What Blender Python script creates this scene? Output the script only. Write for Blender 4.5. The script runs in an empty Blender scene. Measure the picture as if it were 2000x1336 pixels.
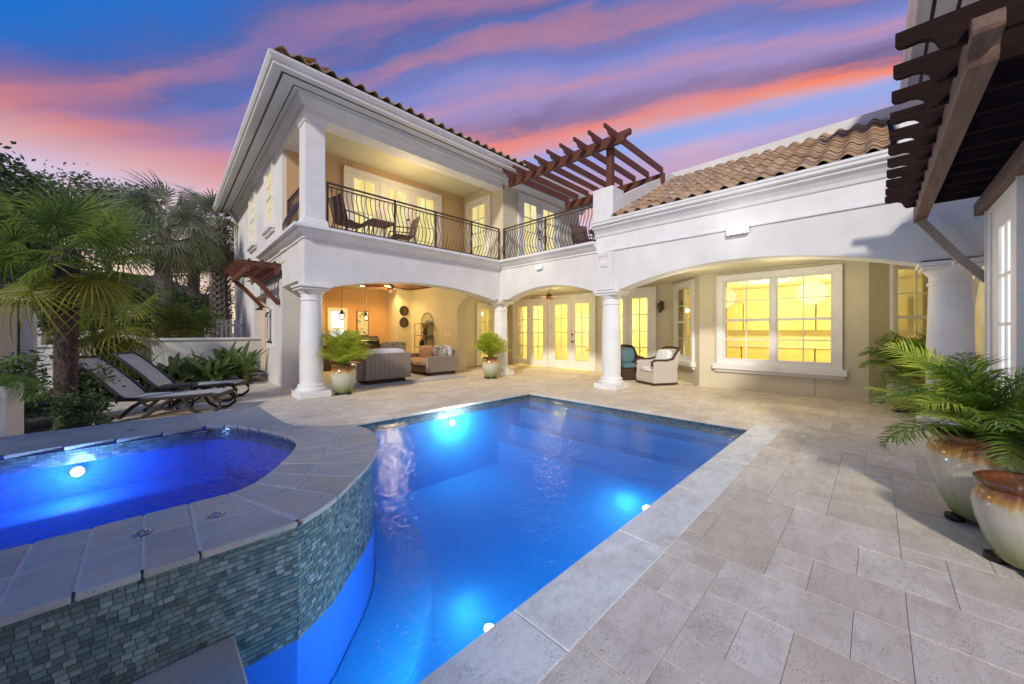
import bpy, bmesh, math, random
from mathutils import Vector, Matrix
random.seed(11)
S = bpy.context.scene
COL = S.collection
R = math.radians

# ------------------------------------------------------------------ camera
cam = bpy.data.objects.new('camera', bpy.data.cameras.new('camera'))
COL.objects.link(cam)
cam.location = (0, 0, 1.4)
cam.rotation_euler = (R(90), 0, R(-45))
cam.data.sensor_width = 36
cam.data.lens = 12.8
cam.data.shift_y = -0.010
cam.data.clip_start = 0.02
cam.data.clip_end = 1500
S.camera = cam

# ------------------------------------------------------------------ exposure
S.view_settings.view_transform = 'Standard'
S.view_settings.look = 'None'
S.view_settings.exposure = 0
S.view_settings.gamma = 1
S.render.engine = 'CYCLES'
S.cycles.use_denoising = True
try:
    S.cycles.denoiser = 'OPENIMAGEDENOISE'
except Exception:
    pass
S.cycles.max_bounces = 8
S.cycles.volume_bounces = 4
S.cycles.transparent_max_bounces = 24
S.cycles.sample_clamp_indirect = 4
S.cycles.caustics_reflective = False
S.cycles.caustics_refractive = False

# ------------------------------------------------------------------ sky
W = bpy.data.worlds.new('World')
S.world = W
W.use_nodes = True
wn, wl = W.node_tree.nodes, W.node_tree.links
wn.clear()


def wnode(t, **k):
    n = wn.new(t)
    for a, b in k.items():
        setattr(n, a, b)
    return n


def wmath(op, a, b=None, c=None, clamp=False):
    n = wnode('ShaderNodeMath', operation=op)
    n.use_clamp = clamp
    for i, x in enumerate((a, b, c)):
        if x is None:
            continue
        if isinstance(x, (int, float)):
            n.inputs[i].default_value = x
        else:
            wl.new(x, n.inputs[i])
    return n.outputs[0]


def wmix(f, a, b):
    n = wnode('ShaderNodeMix', data_type='RGBA')
    for i, x in ((0, f), (6, a), (7, b)):
        if isinstance(x, (int, float)):
            n.inputs[i].default_value = x
        elif isinstance(x, tuple):
            n.inputs[i].default_value = (*x, 1)
        else:
            wl.new(x, n.inputs[i])
    return n.outputs[2]


def s2l(*c):
    return tuple((x / 255 / 12.92) if x <= 10 else ((x / 255 + .055) / 1.055) ** 2.4 for x in c)


tc = wnode('ShaderNodeTexCoord')
sep = wnode('ShaderNodeSeparateXYZ')
wl.new(tc.outputs['Generated'], sep.inputs[0])
dx, dy, dz = sep.outputs
zc = wmath('ADD', wmath('MAXIMUM', dz, 0.0), 0.22)
# flat cloud deck: right / forward coordinates, streaks run to the right and bend toward the viewer
ua = wmath('DIVIDE', wmath('MULTIPLY', wmath('SUBTRACT', dx, dy), .7071), zc)
uf = wmath('DIVIDE', wmath('MULTIPLY', wmath('ADD', dx, dy), .7071), zc)
ub = wmath('ADD', uf, wmath('ADD', wmath('MULTIPLY', ua, .27), wmath('MULTIPLY', wmath('MULTIPLY', ua, ua), .12)))


def wnoise(su, sb, off, detail=4, rough=.55):
    cmb = wnode('ShaderNodeCombineXYZ')
    wl.new(wmath('MULTIPLY', ua, su), cmb.inputs[0])
    wl.new(wmath('MULTIPLY', ub, sb), cmb.inputs[1])
    cmb.inputs[2].default_value = off
    n = wnode('ShaderNodeTexNoise')
    n.inputs['Scale'].default_value = 1
    n.inputs['Detail'].default_value = detail
    n.inputs['Roughness'].default_value = rough
    wl.new(cmb.outputs[0], n.inputs['Vector'])
    return n.outputs['Fac']


def wramp(f, stops, interp='LINEAR'):
    n = wnode('ShaderNodeValToRGB')
    cr = n.color_ramp
    cr.interpolation = interp
    while len(cr.elements) < len(stops):
        cr.elements.new(.5)
    for e, (p, c) in zip(cr.elements, stops):
        e.position = p
        e.color = (*c, 1)
    wl.new(f, n.inputs[0])
    return n.outputs[0]


warp = wnoise(1.1, 1.6, 3.1, 3)
warp2 = wnoise(1.9, 6.5, 8.4, 8, .68)
warp3 = wnoise(3.4, 22.0, 2.4, 5, .66)
vv = wmath('ADD', ub, wmath('MULTIPLY', wmath('SUBTRACT', warp, .5), .34))
vv = wmath('ADD', vv, wmath('MULTIPLY', wmath('SUBTRACT', warp2, .5), .17))
vv = wmath('ADD', vv, wmath('MULTIPLY', wmath('SUBTRACT', warp3, .5), .05))
SKY_LO, SKY_HI = .5, 2.1
vn = wmath('DIVIDE', wmath('SUBTRACT', vv, SKY_LO), SKY_HI - SKY_LO, clamp=True)
SKY_STOPS = [
    (.58, (8, 118, 222)), (.66, (36, 112, 204)), (.73, (72, 104, 182)), (.77, (118, 106, 160)), (.81, (190, 124, 142)), (.84, (168, 116, 148)), (.875, (104, 100, 160)),
    (.90, (92, 112, 184)), (.93, (180, 124, 146)), (.96, (198, 130, 142)), (.99, (118, 116, 178)), (1.03, (106, 132, 206)), (1.07, (148, 142, 204)), (1.11, (204, 146, 164)),
    (1.15, (158, 138, 190)), (1.19, (112, 104, 152)), (1.225, (112, 96, 138)), (1.255, (214, 116, 106)), (1.28, (255, 132, 88)), (1.305, (252, 142, 106)), (1.335, (232, 164, 162)), (1.36, (196, 172, 212)),
    (1.41, (142, 174, 238)), (1.47, (158, 172, 234)), (1.56, (208, 178, 212)), (1.70, (240, 184, 182)), (2.05, (246, 212, 196)),
]
SKY_STOPS = [((p - SKY_LO) / (SKY_HI - SKY_LO), s2l(*c)) for p, c in SKY_STOPS]
cloud = wramp(vn, SKY_STOPS)
# streaks thin out in places and let the mauve blue sky between them through
thin = wramp(wnoise(1.3, 2.6, 14.0, 4, .55), [(.36, (0, 0, 0)), (.62, (1, 1, 1))])
base = wramp(vn, [((p - SKY_LO) / (SKY_HI - SKY_LO), s2l(*c)) for p, c in ((.6, (24, 112, 206)), (.75, (74, 104, 180)), (.95, (104, 122, 192)), (1.12, (154, 146, 208)), (1.3, (206, 150, 170)), (1.45, (150, 172, 236)))])
cloud = wmix(wmath('ADD', wmath('MULTIPLY', thin, .58), .14), cloud, base)
# paler and warmer toward the horizon
hor = wramp(dz, [(0.0, (1, 1, 1)), (0.27, (1, 1, 1)), (0.33, (.75, .75, .75)), (.38, (.32, .32, .32)), (0.43, (0, 0, 0))])
hcol = wramp(dz, [(0.0, s2l(250, 232, 170)), (0.12, s2l(248, 214, 196)), (0.21, s2l(240, 198, 204)), (.265, s2l(222, 206, 234)), (.305, s2l(238, 180, 172)), (.35, s2l(240, 142, 120)), (.40, s2l(190, 118, 134))])
sky3 = wmix(wmath('MULTIPLY', hor, .85), cloud, hcol)
bg = wnode('ShaderNodeBackground')
bg.inputs['Strength'].default_value = 1.0
wl.new(sky3, bg.inputs['Color'])
wo = wnode('ShaderNodeOutputWorld')
wl.new(bg.outputs[0], wo.inputs['Surface'])

# ------------------------------------------------------------------ sun
sl = bpy.data.lights.new('sun', 'SUN')
sl.energy = 2.7
sl.angle = R(5)
sl.color = (1.0, .945, .86)
sun = bpy.data.objects.new('sun', sl)
COL.objects.link(sun)
sun.rotation_euler = Vector((1, .52, -.62)).to_track_quat('-Z', 'Y').to_euler()
sun.location = (-20, -10, 15)


# ================================================================== helpers
class MB:
    def __init__(s, T=None):
        s.v, s.f, s.T, s.mi, s.m = [], [], T, 0, []

    def add(s, vs, fs):
        b = len(s.v)
        for p in vs:
            s.v.append(tuple(s.T(*p)) if s.T else tuple(p))
        for f in fs:
            s.f.append([b + i for i in f])
            s.m.append(s.mi)
        return s

    def box(s, x0, y0, z0, x1, y1, z1):
        return s.add([(x0, y0, z0), (x1, y0, z0), (x1, y1, z0), (x0, y1, z0), (x0, y0, z1), (x1, y0, z1), (x1, y1, z1), (x0, y1, z1)],
                     [(0, 3, 2, 1), (4, 5, 6, 7), (0, 1, 5, 4), (1, 2, 6, 5), (2, 3, 7, 6), (3, 0, 4, 7)])

    def prism(s, poly, z0, z1):
        n = len(poly)
        vs = [(x, y, z0) for x, y in poly] + [(x, y, z1) for x, y in poly]
        fs = [list(range(n))[::-1], list(range(n, 2 * n))] + [(i, (i + 1) % n, n + (i + 1) % n, n + i) for i in range(n)]
        return s.add(vs, fs)

    def extr(s, poly, f0, f1):
        """poly of (a,b); f0/f1 map (a,b)->xyz for the two ends"""
        n = len(poly)
        vs = [f0(a, b) for a, b in poly] + [f1(a, b) for a, b in poly]
        return s.add(vs, [list(range(n))[::-1], list(range(n, 2 * n))] + [(i, (i + 1) % n, n + (i + 1) % n, n + i) for i in range(n)])

    def tube(s, pts, r, n=6):
        pts = [Vector(p) for p in pts]
        rs = r if isinstance(r, (list, tuple)) else [r] * len(pts)
        vs, fs = [], []
        up = None
        for i, p in enumerate(pts):
            t = (pts[min(i + 1, len(pts) - 1)] - pts[max(i - 1, 0)]).normalized()
            if up is None:
                up = Vector((0, 0, 1)) if abs(t.z) < .9 else Vector((1, 0, 0))
            a = t.cross(up).normalized()
            b = a.cross(t).normalized()
            up = b
            for k in range(n):
                w = 2 * math.pi * k / n
                vs.append(p + (a * math.cos(w) + b * math.sin(w)) * rs[i])
        m = len(pts)
        for i in range(m - 1):
            for k in range(n):
                fs.append((i * n + k, i * n + (k + 1) % n, (i + 1) * n + (k + 1) % n, (i + 1) * n + k))
        fs += [list(range(n))[::-1], list(range((m - 1) * n, m * n))]
        return s.add(vs, fs)

    def flat(s, pts, w, h):
        """bar of rectangular section along pts"""
        pts = [Vector(p) for p in pts]
        vs, fs = [], []
        for i, p in enumerate(pts):
            t = (pts[min(i + 1, len(pts) - 1)] - pts[max(i - 1, 0)]).normalized()
            up = Vector((0, 0, 1)) if abs(t.z) < .95 else Vector((1, 0, 0))
            a = t.cross(up).normalized()
            b = a.cross(t).normalized()
            for q, e in ((-1, -1), (1, -1), (1, 1), (-1, 1)):
                vs.append(p + a * q * w / 2 + b * e * h / 2)
        for i in range(len(pts) - 1):
            for k in range(4):
                fs.append((i * 4 + k, i * 4 + (k + 1) % 4, i * 4 + 4 + (k + 1) % 4, i * 4 + 4 + k))
        fs += [(3, 2, 1, 0), tuple(range(len(pts) * 4 - 4, len(pts) * 4))]
        return s.add(vs, fs)

    def lathe(s, prof, n=20, c=(0, 0, 0)):
        vs, fs = [], []
        for r, z in prof:
            for k in range(n):
                w = 2 * math.pi * k / n
                vs.append((c[0] + r * math.cos(w), c[1] + r * math.sin(w), c[2] + z))
        for i in range(len(prof) - 1):
            for k in range(n):
                fs.append((i * n + k, i * n + (k + 1) % n, (i + 1) * n + (k + 1) % n, (i + 1) * n + k))
        fs += [list(range(n))[::-1], list(range((len(prof) - 1) * n, len(prof) * n))]
        return s.add(vs, fs)

    def sweep(s, path, prof, closed=False):
        """path: list of (x,y); prof: list of (outward,z), outward = right-hand side of travel; mitred"""
        P = [Vector(p) for p in path]
        n = len(P)
        rows = []
        for i in range(n):
            if closed:
                d0 = (P[i] - P[i - 1]).normalized()
                d1 = (P[(i + 1) % n] - P[i]).normalized()
            else:
                d0 = (P[i] - P[i - 1]).normalized() if i else (P[1] - P[0]).normalized()
                d1 = (P[i + 1] - P[i]).normalized() if i < n - 1 else d0
            n0, n1 = Vector((d0.y, -d0.x)), Vector((d1.y, -d1.x))
            m = (n0 + n1).normalized()
            m = m / max(.3, m.dot(n0))
            rows.append([(P[i].x + m.x * o, P[i].y + m.y * o, z) for o, z in prof])
        k = len(prof)
        vs = [q for r_ in rows for q in r_]
        fs = []
        for i in range(n if closed else n - 1):
            j = (i + 1) % n
            for a in range(k):
                b = (a + 1) % k
                fs.append((i * k + a, j * k + a, j * k + b, i * k + b))
        if not closed:
            fs += [list(range(k)), list(range((n - 1) * k, n * k))[::-1]]
        return s.add(vs, fs)

    def pillow(s, c, sx, sy, sz, e=.45, n=10, rot=None):
        """rounded cushion (superellipsoid)"""
        def sg(x, p):
            return math.copysign(abs(x) ** p, x)
        vs, fs = [], []
        m = n * 2
        for i in range(n + 1):
            a = -math.pi / 2 + math.pi * i / n
            for k in range(m):
                w = 2 * math.pi * k / m
                p = Vector((sx / 2 * sg(math.cos(a), e) * sg(math.cos(w), e), sy / 2 * sg(math.cos(a), e) * sg(math.sin(w), e), sz / 2 * sg(math.sin(a), max(e, .6))))
                if rot:
                    p = rot @ p
                vs.append(p + Vector(c))
        for i in range(n):
            for k in range(m):
                fs.append((i * m + k, i * m + (k + 1) % m, (i + 1) * m + (k + 1) % m, (i + 1) * m + k))
        return s.add(vs, fs)

    def mesh(s, name, mats, smooth=False, recalc=True, sharp=.65):
        me = bpy.data.meshes.new(name)
        me.from_pydata(s.v, [], s.f)
        for m in (mats if isinstance(mats, (list, tuple)) else [mats]):
            me.materials.append(m)
        if any(s.m):
            me.polygons.foreach_set('material_index', s.m)
        if recalc or smooth:
            bm = bmesh.new()
            bm.from_mesh(me)
            if recalc:
                bmesh.ops.recalc_face_normals(bm, faces=bm.faces)
            if smooth:
                for f in bm.faces:
                    f.smooth = True
                for e in bm.edges:
                    if len(e.link_faces) == 2 and e.calc_face_angle(0) > sharp:
                        e.smooth = False
            bm.to_mesh(me)
            bm.free()
        me.update()
        return me

    def build(s, name, mats, parent=None, smooth=False, bevel=0, recalc=True, recentre=True):
        if recentre and s.v:
            xs, ys, zs = zip(*s.v)
            c = Vector(((min(xs) + max(xs)) / 2, (min(ys) + max(ys)) / 2, min(zs)))
            s.v = [(a - c.x, b - c.y, d - c.z) for a, b, d in s.v]
        else:
            c = Vector((0, 0, 0))
        o = link(name, s.mesh(name, mats, smooth, recalc), parent, c)
        if bevel:
            b = o.modifiers.new('bevel', 'BEVEL')
            b.width = bevel
            b.segments = 2
            b.limit_method = 'ANGLE'
            b.angle_limit = R(40)
            b.harden_normals = False
        return o


WL = {}


def link(name, me, parent=None, loc=(0, 0, 0), rot=None, scale=None):
    """loc is in the frame of the top-level thing; sub-parts are made relative to their part"""
    o = bpy.data.objects.new(name, me)
    COL.objects.link(o)
    loc = Vector(loc)
    WL[o.name] = loc
    if parent is not None:
        o.parent = parent
        base = WL.get(parent.name, Vector((0, 0, 0))) if parent.parent is not None else Vector(parent.get('_b', (0, 0, 0)))
        loc = loc - base
    o.location = loc
    if rot:
        o.rotation_euler = rot
    if scale:
        o.scale = scale if isinstance(scale, (tuple, list)) else (scale,) * 3
    return o


def tag(o, label, cat, group=None, kind=None):
    if label:
        o['label'] = label
    if cat:
        o['category'] = cat
    if group:
        o['group'] = group
    if kind:
        o['kind'] = kind
    return o


def thing(name, label, cat, base=(0, 0, 0), group=None):
    """root Empty; children are given in world coordinates, base is subtracted"""
    o = bpy.data.objects.new(name, None)
    COL.objects.link(o)
    o.empty_display_size = .2
    o.location = base
    o['_b'] = base
    return tag(o, label, cat, group)


def local(name, label, cat, loc=(0, 0, 0), rz=0, group=None, scale=1):
    """root Empty; children are given in the thing's own frame"""
    o = bpy.data.objects.new(name, None)
    COL.objects.link(o)
    o.empty_display_size = .2
    o.location = loc
    o.rotation_euler = (0, 0, rz)
    o.scale = (scale,) * 3
    o['_b'] = (0, 0, 0)
    return tag(o, label, cat, group)




def dup(root, loc, rz=0, label=None, group=None, scale=None):
    kids = {}
    for o in COL.objects:
        if o.parent is not None:
            kids.setdefault(o.parent, []).append(o)

    def cp(o, p):
        c = o.copy()
        COL.objects.link(c)
        if p is not None:
            c.parent = p
        for k in kids.get(o, []):
            cp(k, c)
        return c
    r = cp(root, None)
    r.location = loc
    r.rotation_euler = (0, 0, rz)
    if scale:
        r.scale = (scale,) * 3
    if label:
        r['label'] = label
    if group:
        r['group'] = group
    return r


def structure(o, label=None):
    o['kind'] = 'structure'
    if label:
        o['label'] = label
    return o


# ================================================================== materials
class NT:
    def __init__(s, name):
        s.mat = bpy.data.materials.new(name)
        s.mat.use_nodes = True
        s.n, s.l = s.mat.node_tree.nodes, s.mat.node_tree.links
        s.n.clear()
        s.out = s.n.new('ShaderNodeOutputMaterial')

    def node(s, t, ins=None, **k):
        n = s.n.new(t)
        for a, b in k.items():
            setattr(n, a, b)
        for a, b in (ins or {}).items():
            s.put(n.inputs[a], b)
        return n

    def put(s, sock, x):
        if isinstance(x, bpy.types.NodeSocket):
            s.l.new(x, sock)
        elif isinstance(x, tuple) and len(x) == 3 and sock.type == 'RGBA':
            sock.default_value = (*x, 1)
        else:
            sock.default_value = x

    def math(s, op, a, b=0.0, clamp=False):
        n = s.node('ShaderNodeMath', {0: a, 1: b}, operation=op)
        n.use_clamp = clamp
        return n.outputs[0]

    def mix(s, f, a, b, blend='MIX'):
        n = s.node('ShaderNodeMix', data_type='RGBA', blend_type=blend)
        s.put(n.inputs[0], f)
        s.put(n.inputs[6], a)
        s.put(n.inputs[7], b)
        return n.outputs[2]

    def ramp(s, f, stops):
        n = s.node('ShaderNodeValToRGB')
        cr = n.color_ramp
        while len(cr.elements) < len(stops):
            cr.elements.new(.5)
        for e, (p, c) in zip(cr.elements, stops):
            e.position = p
            e.color = (*c, 1) if isinstance(c, tuple) else (c, c, c, 1)
        s.l.new(f, n.inputs[0])
        return n.outputs[0]

    def coords(s, scale=(1, 1, 1), shift=True):
        t = s.node('ShaderNodeTexCoord').outputs['Object']
        if shift:
            r = s.rand()
            t = s.node('ShaderNodeVectorMath', {0: t, 1: s.node('ShaderNodeCombineXYZ', {0: s.math('MULTIPLY', r, 37.0), 1: s.math('MULTIPLY', r, 91.0), 2: s.math('MULTIPLY', r, 13.0)}).outputs[0]}, operation='ADD').outputs[0]
        if scale != (1, 1, 1):
            m = s.node('ShaderNodeMapping', {0: t})
            m.inputs['Scale'].default_value = scale
            t = m.outputs[0]
        return t

    def rand(s):
        if not hasattr(s, '_r'):
            a = s.node('ShaderNodeObjectInfo').outputs['Random']
            b = s.node('ShaderNodeNewGeometry').outputs['Random Per Island']
            s._r = s.math('FRACT', s.math('ADD', a, b))
        return s._r

    def noise(s, vec, scale, detail=3, rough=.55, dist=0):
        n = s.node('ShaderNodeTexNoise', {'Vector': vec, 'Scale': scale, 'Detail': detail, 'Roughness': rough, 'Distortion': dist})
        return n.outputs['Fac']

    def bump(s, h, strength=.3, dist=.01):
        return s.node('ShaderNodeBump', {'Height': h, 'Strength': strength, 'Distance': dist}).outputs[0]

    def bsdf(s, col, rough=.6, normal=None, spec=.4, metallic=0, **k):
        ins = {'Base Color': col, 'Roughness': rough, 'Specular IOR Level': spec, 'Metallic': metallic}
        ins.update(k)
        b = s.node('ShaderNodeBsdfPrincipled', ins)
        if normal is not None:
            s.l.new(normal, b.inputs['Normal'])
        return b.outputs[0]

    def done(s, sh, disp=None):
        s.l.new(sh, s.out.inputs['Surface'])
        return s.mat


def mul(c, k):
    return tuple(min(1, x * k) for x in c)


def pmat(name, col, rough=.6, var=.12, scale=6, bump=.0, bscale=80, spec=.4, metallic=0, piece=0, stretch=(1, 1, 1), bdist=.004):
    t = NT(name)
    v = t.coords(stretch)
    f = t.ramp(t.noise(v, scale, 4), [(.3, 0.0), (.7, 1.0)])
    c = t.mix(f, mul(col, 1 - var), mul(col, 1 + var))
    if piece:
        c = t.mix(t.rand(), c, mul(col, 1 - piece), 'MIX')
    nm = None
    if bump:
        nm = t.bump(t.noise(v, bscale, 3), bump, bdist)
    return t.done(t.bsdf(c, rough, nm, spec, metallic))


def wood(name, col, dark=.55, axis='X', rough=.55, spec=.35):
    t = NT(name)
    sc = {'X': (1.2, 14, 14), 'Y': (14, 1.2, 14), 'Z': (14, 14, 1.2)}[axis]
    v = t.coords(sc)
    f = t.noise(v, 1.6, 5, .65, .6)
    c = t.mix(t.ramp(f, [(.32, 0.0), (.68, 1.0)]), mul(col, dark), mul(col, 1.15))
    c = t.mix(t.math('MULTIPLY', t.rand(), .35), c, mul(col, .6))
    return t.done(t.bsdf(c, rough, t.bump(f, .25, .004), spec))


def stucco(name, col, var=.05):
    t = NT(name)
    v = t.coords(shift=False)
    big = t.noise(v, .9, 4, .6)
    c = t.mix(t.ramp(big, [(.3, 0.0), (.7, 1.0)]), mul(col, 1 - var * 1.6), mul(col, 1 + var * .6))
    drip = t.noise(t.coords((3.5, 3.5, .35), False), 1.5, 4)
    c = t.mix(t.math('MULTIPLY', t.ramp(drip, [(.55, 0.0), (.8, 1.0)]), .35), c, mul(col, .86))
    fine = t.noise(v, 55, 4, .6)
    med = t.noise(v, 9, 3)
    h = t.math('ADD', t.math('MULTIPLY', fine, .5), med)
    return t.done(t.bsdf(c, .88, t.bump(h, .35, .006), .2))


def emit(name, col, st):
    t = NT(name)
    return t.done(t.node('ShaderNodeEmission', {'Color': col, 'Strength': st}).outputs[0])


def leafmat(name, c0, c1, trans=.35, rough=.45):
    t = NT(name)
    v = t.coords()
    f = t.noise(v, 2.3, 3)
    r = t.rand()
    k = t.math('ADD', t.math('MULTIPLY', f, .5), t.math('MULTIPLY', r, .5))
    c = t.mix(t.ramp(k, [(.25, 0.0), (.75, 1.0)]), c0, c1)
    d = t.bsdf(c, rough, None, .35)
    tr = t.node('ShaderNodeBsdfTranslucent', {'Color': t.mix(.5, c, mul(c1, 1.6))}).outputs[0]
    return t.done(t.node('ShaderNodeMixShader', {0: trans, 1: d, 2: tr}).outputs[0])


M = {}
M['white'] = stucco('white_stucco', (.78, .755, .695), .09)
M['trim'] = pmat('white_trim', (.80, .78, .73), .55, .06, 3, .15, 60)
M['soffit'] = pmat('painted_soffit', (.70, .70, .68), .7, .05, 2)
M['cream'] = stucco('cream_stucco', (.68, .61, .44))
M['tan'] = stucco('tan_stucco', (.60, .42, .24))
M['peach'] = stucco('orange_plaster', (.60, .36, .17))
M['pierwhite'] = stucco('warm_white_stucco', (.68, .65, .60))
M['ceil'] = pmat('cream_ceiling', (.68, .62, .42), .8, .05, 2)
M['iron'] = pmat('bronze_iron', (.10, .072, .060), .42, .25, 20, .1, metallic=.4)
M['red'] = wood('stained_cedar', (.17, .058, .032), .6, 'Y')
M['redx'] = wood('stained_cedar_x', (.17, .058, .032), .6, 'X')
M['redz'] = wood('stained_cedar_z', (.17, .058, .032), .6, 'Z')
M['darkwood'] = wood('dark_stained_rafter', (.030, .015, .013), .55, 'Y', .85, .08)
M['beamwood'] = wood('brown_beam', (.20, .115, .078), .62, 'X', .65)
M['ceilwood'] = wood('ceiling_plank', (.22, .085, .035), .6, 'X')
M['black'] = pmat('black_metal', (.018, .018, .020), .4, .2, 10)
M['chrome'] = pmat('chrome', (.45, .45, .46), .2, .05, 10, metallic=1)
M['knob'] = pmat('dark_knob', (.05, .045, .04), .3, .1, 20, metallic=.8)
M['wicker'] = None


def travertine(name, cols, pits=.6, dark=1.0):
    t = NT(name)
    v = t.coords()
    r = t.rand()
    base = t.ramp(r, [(0.0, mul(cols[0], dark)), (.35, mul(cols[1], dark)), (.7, mul(cols[2], dark)), (1.0, mul(cols[3], dark))])
    vs = t.coords((1.1, 4.2, 4))
    band = t.noise(vs, 2.2, 5, .6, .7)
    c = t.mix(t.ramp(band, [(.35, 0.0), (.7, .55)]), base, mul(cols[3], .72 * dark))
    blot = t.noise(v, 3.2, 4, .6)
    c = t.mix(t.ramp(blot, [(.47, 0.0), (.70, .65)]), c, mul((.44, .335, .225), dark))
    fine = t.noise(v, 42, 4, .65)
    c = t.mix(t.math('MULTIPLY', fine, .35), c, mul(cols[2], 1.25 * dark))
    cl = t.ramp(t.noise(v, 4.5, 3), [(.44, 0.0), (.62, 1.0)])
    pv = t.node('ShaderNodeTexVoronoi', {'Vector': t.coords((1, 1.7, 1)), 'Scale': 55.0})
    pit = t.ramp(pv.outputs['Distance'], [(.12, 1.0), (.27, 0.0)])
    pit = t.math('MULTIPLY', pit, cl)
    c = t.mix(t.math('MULTIPLY', pit, pits), c, (.07, .055, .045))
    crk = t.noise(t.coords((1, 2.2, 1)), 2.6, 6, .72, 1.4)
    crk = t.ramp(t.math('ABSOLUTE', t.math('SUBTRACT', crk, .5)), [(.0, .8), (.010, 0.0)])
    c = t.mix(t.math('MULTIPLY', crk, .5), c, (.12, .09, .07))
    h = t.math('SUBTRACT', t.math('ADD', t.math('MULTIPLY', fine, .25), t.math('MULTIPLY', band, .4)), t.math('MULTIPLY', pit, 1.2))
    return t.done(t.bsdf(c, t.math('ADD', .52, t.math('MULTIPLY', fine, .2)), t.bump(h, .5, .006), .35))


TC = [(.64, .52, .375), (.80, .69, .525), (.73, .62, .475), (.66, .515, .345)]
M['paver'] = travertine('travertine_paver', TC, .75)
M['coping'] = travertine('pale_coping_stone', [(.82, .775, .65), (.85, .81, .70), (.83, .79, .68), (.80, .745, .61)], .45)
M['spacope'] = travertine('grey_coping_stone', [(.28, .285, .285), (.34, .335, .325), (.30, .295, .285), (.27, .25, .23)], .3)
M['grout'] = pmat('pale_grout', (.40, .39, .375), .9, .1, 20)
M['joint'] = pmat('joint_sand', (.30, .265, .225), .95, .3, 30)
M['soil'] = pmat('garden_soil', (.07, .05, .035), .95, .4, 12, .6, 40, bdist=.02)


def mosaic():
    t = NT('sea_glass_mosaic')
    r = t.rand()
    c = t.ramp(r, [(0.0, (.030, .048, .042)), (.25, (.085, .13, .115)), (.45, (.15, .205, .185)), (.62, (.055, .09, .088)), (.82, (.25, .30, .27)), (1.0, (.09, .08, .055))])
    f = t.noise(t.coords(), 34, 3)
    c = t.mix(t.math('MULTIPLY', f, .55), c, (.13, .165, .15))
    return t.done(t.bsdf(c, .16, t.bump(f, .12, .003), .6))


M['mosaic'] = mosaic()
M['mosaicgrout'] = pmat('mosaic_grout', (.20, .22, .19), .85, .1, 30)


def plaster(name, c0, c1):
    t = NT(name)
    v = t.coords(shift=False)
    f = t.noise(v, 1.3, 5, .6)
    g = t.noise(v, 40, 2)
    c = t.mix(t.math('ADD', t.math('MULTIPLY', f, .8), t.math('MULTIPLY', g, .2)), c0, c1)
    return t.done(t.bsdf(c, .7, None, .2))


M['plaster'] = plaster('blue_pool_plaster', (.006, .20, .50), (.014, .28, .61))
M['spaplaster'] = plaster('deep_blue_spa_plaster', (.012, .12, .58), (.03, .20, .74))


def water(name, tint, scale, strength, dist, refl=.6):
    t = NT(name)
    v = t.coords(shift=False)
    a = t.noise(v, scale, 3, .5, .4)
    b = t.noise(t.coords((1, 1.6, 1), False), scale * 2.6, 2, .5, .2)
    patch = t.ramp(t.noise(v, .55, 2), [(.35, .35), (.7, 1.0)])
    h = t.math('MULTIPLY', t.math('ADD', a, t.math('MULTIPLY', b, .45)), patch)
    nm = t.bump(h, strength, dist)
    fr = t.node('ShaderNodeFresnel', {'IOR': 1.33, 'Normal': nm}).outputs[0]
    gl = t.node('ShaderNodeBsdfGlossy', {'Color': (1, 1, 1), 'Roughness': .03, 'Normal': nm}).outputs[0]
    tr = t.node('ShaderNodeBsdfTransparent', {'Color': tint}).outputs[0]
    return t.done(t.node('ShaderNodeMixShader', {0: t.math('MULTIPLY', fr, refl, True), 1: tr, 2: gl}).outputs[0])


M['water'] = water('pool_water', (.80, .94, 1.0), 9.0, .55, .025, .5)
M['spawater'] = water('spa_water', (.60, .80, 1.0), 10.0, .8, .03, .9)
vt = NT('lit_pool_water_body')
vt.l.new(vt.node('ShaderNodeVolumePrincipled', {'Color': (.035, .37, .86), 'Density': .25, 'Anisotropy': .2}).outputs[0], vt.out.inputs['Volume'])
M['waterbody'] = vt.mat
vt = NT('lit_spa_water_body')
vt.l.new(vt.node('ShaderNodeVolumePrincipled', {'Color': (.04, .20, .80), 'Density': .7, 'Anisotropy': .3}).outputs[0], vt.out.inputs['Volume'])
M['spabody'] = vt.mat
M['bulb'] = emit('pool_light_lens', (.80, .93, 1.0), 40)
M['flood'] = emit('flood_lamp', (1.0, 1.0, 1.0), 4)
M['warmbulb'] = emit('warm_bulb', (1.0, .62, .22), 14)
M['can'] = emit('can_light_lens', (1.0, .80, .50), 10)


def litpane(name, lo, hi, st=1.0, fold=0.0):
    t = NT(name)
    v = t.coords((1, 1, 1))
    g = t.noise(t.coords((2.4, 2.4, .5)), 2.2, 3, .5)
    fold_ = t.noise(t.coords((9, 9, .25)), 2.0, 2, .5)
    k = t.math('ADD', t.math('MULTIPLY', g, .75), t.math('MULTIPLY', fold_, .25))
    c = t.mix(t.ramp(k, [(.30, 0.0), (.62, 1.0)]), lo, hi)
    e = t.node('ShaderNodeEmission', {'Color': c, 'Strength': st}).outputs[0]
    gl = t.node('ShaderNodeBsdfGlossy', {'Roughness': .02}).outputs[0]
    fr = t.node('ShaderNodeFresnel', {'IOR': 1.45}).outputs[0]
    return t.done(t.node('ShaderNodeMixShader', {0: fr, 1: e, 2: gl}).outputs[0])


M['pane'] = litpane('lit_window_pane', (.90, .66, .14), (1.0, .92, .45), 1.0)
M['panew'] = litpane('white_lit_pane', (.92, .93, .95), (1.0, 1.0, 1.0), 1.5)
M['panegold'] = litpane('amber_lit_pane', (.70, .42, .04), (.95, .68, .13), 1.0)

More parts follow.
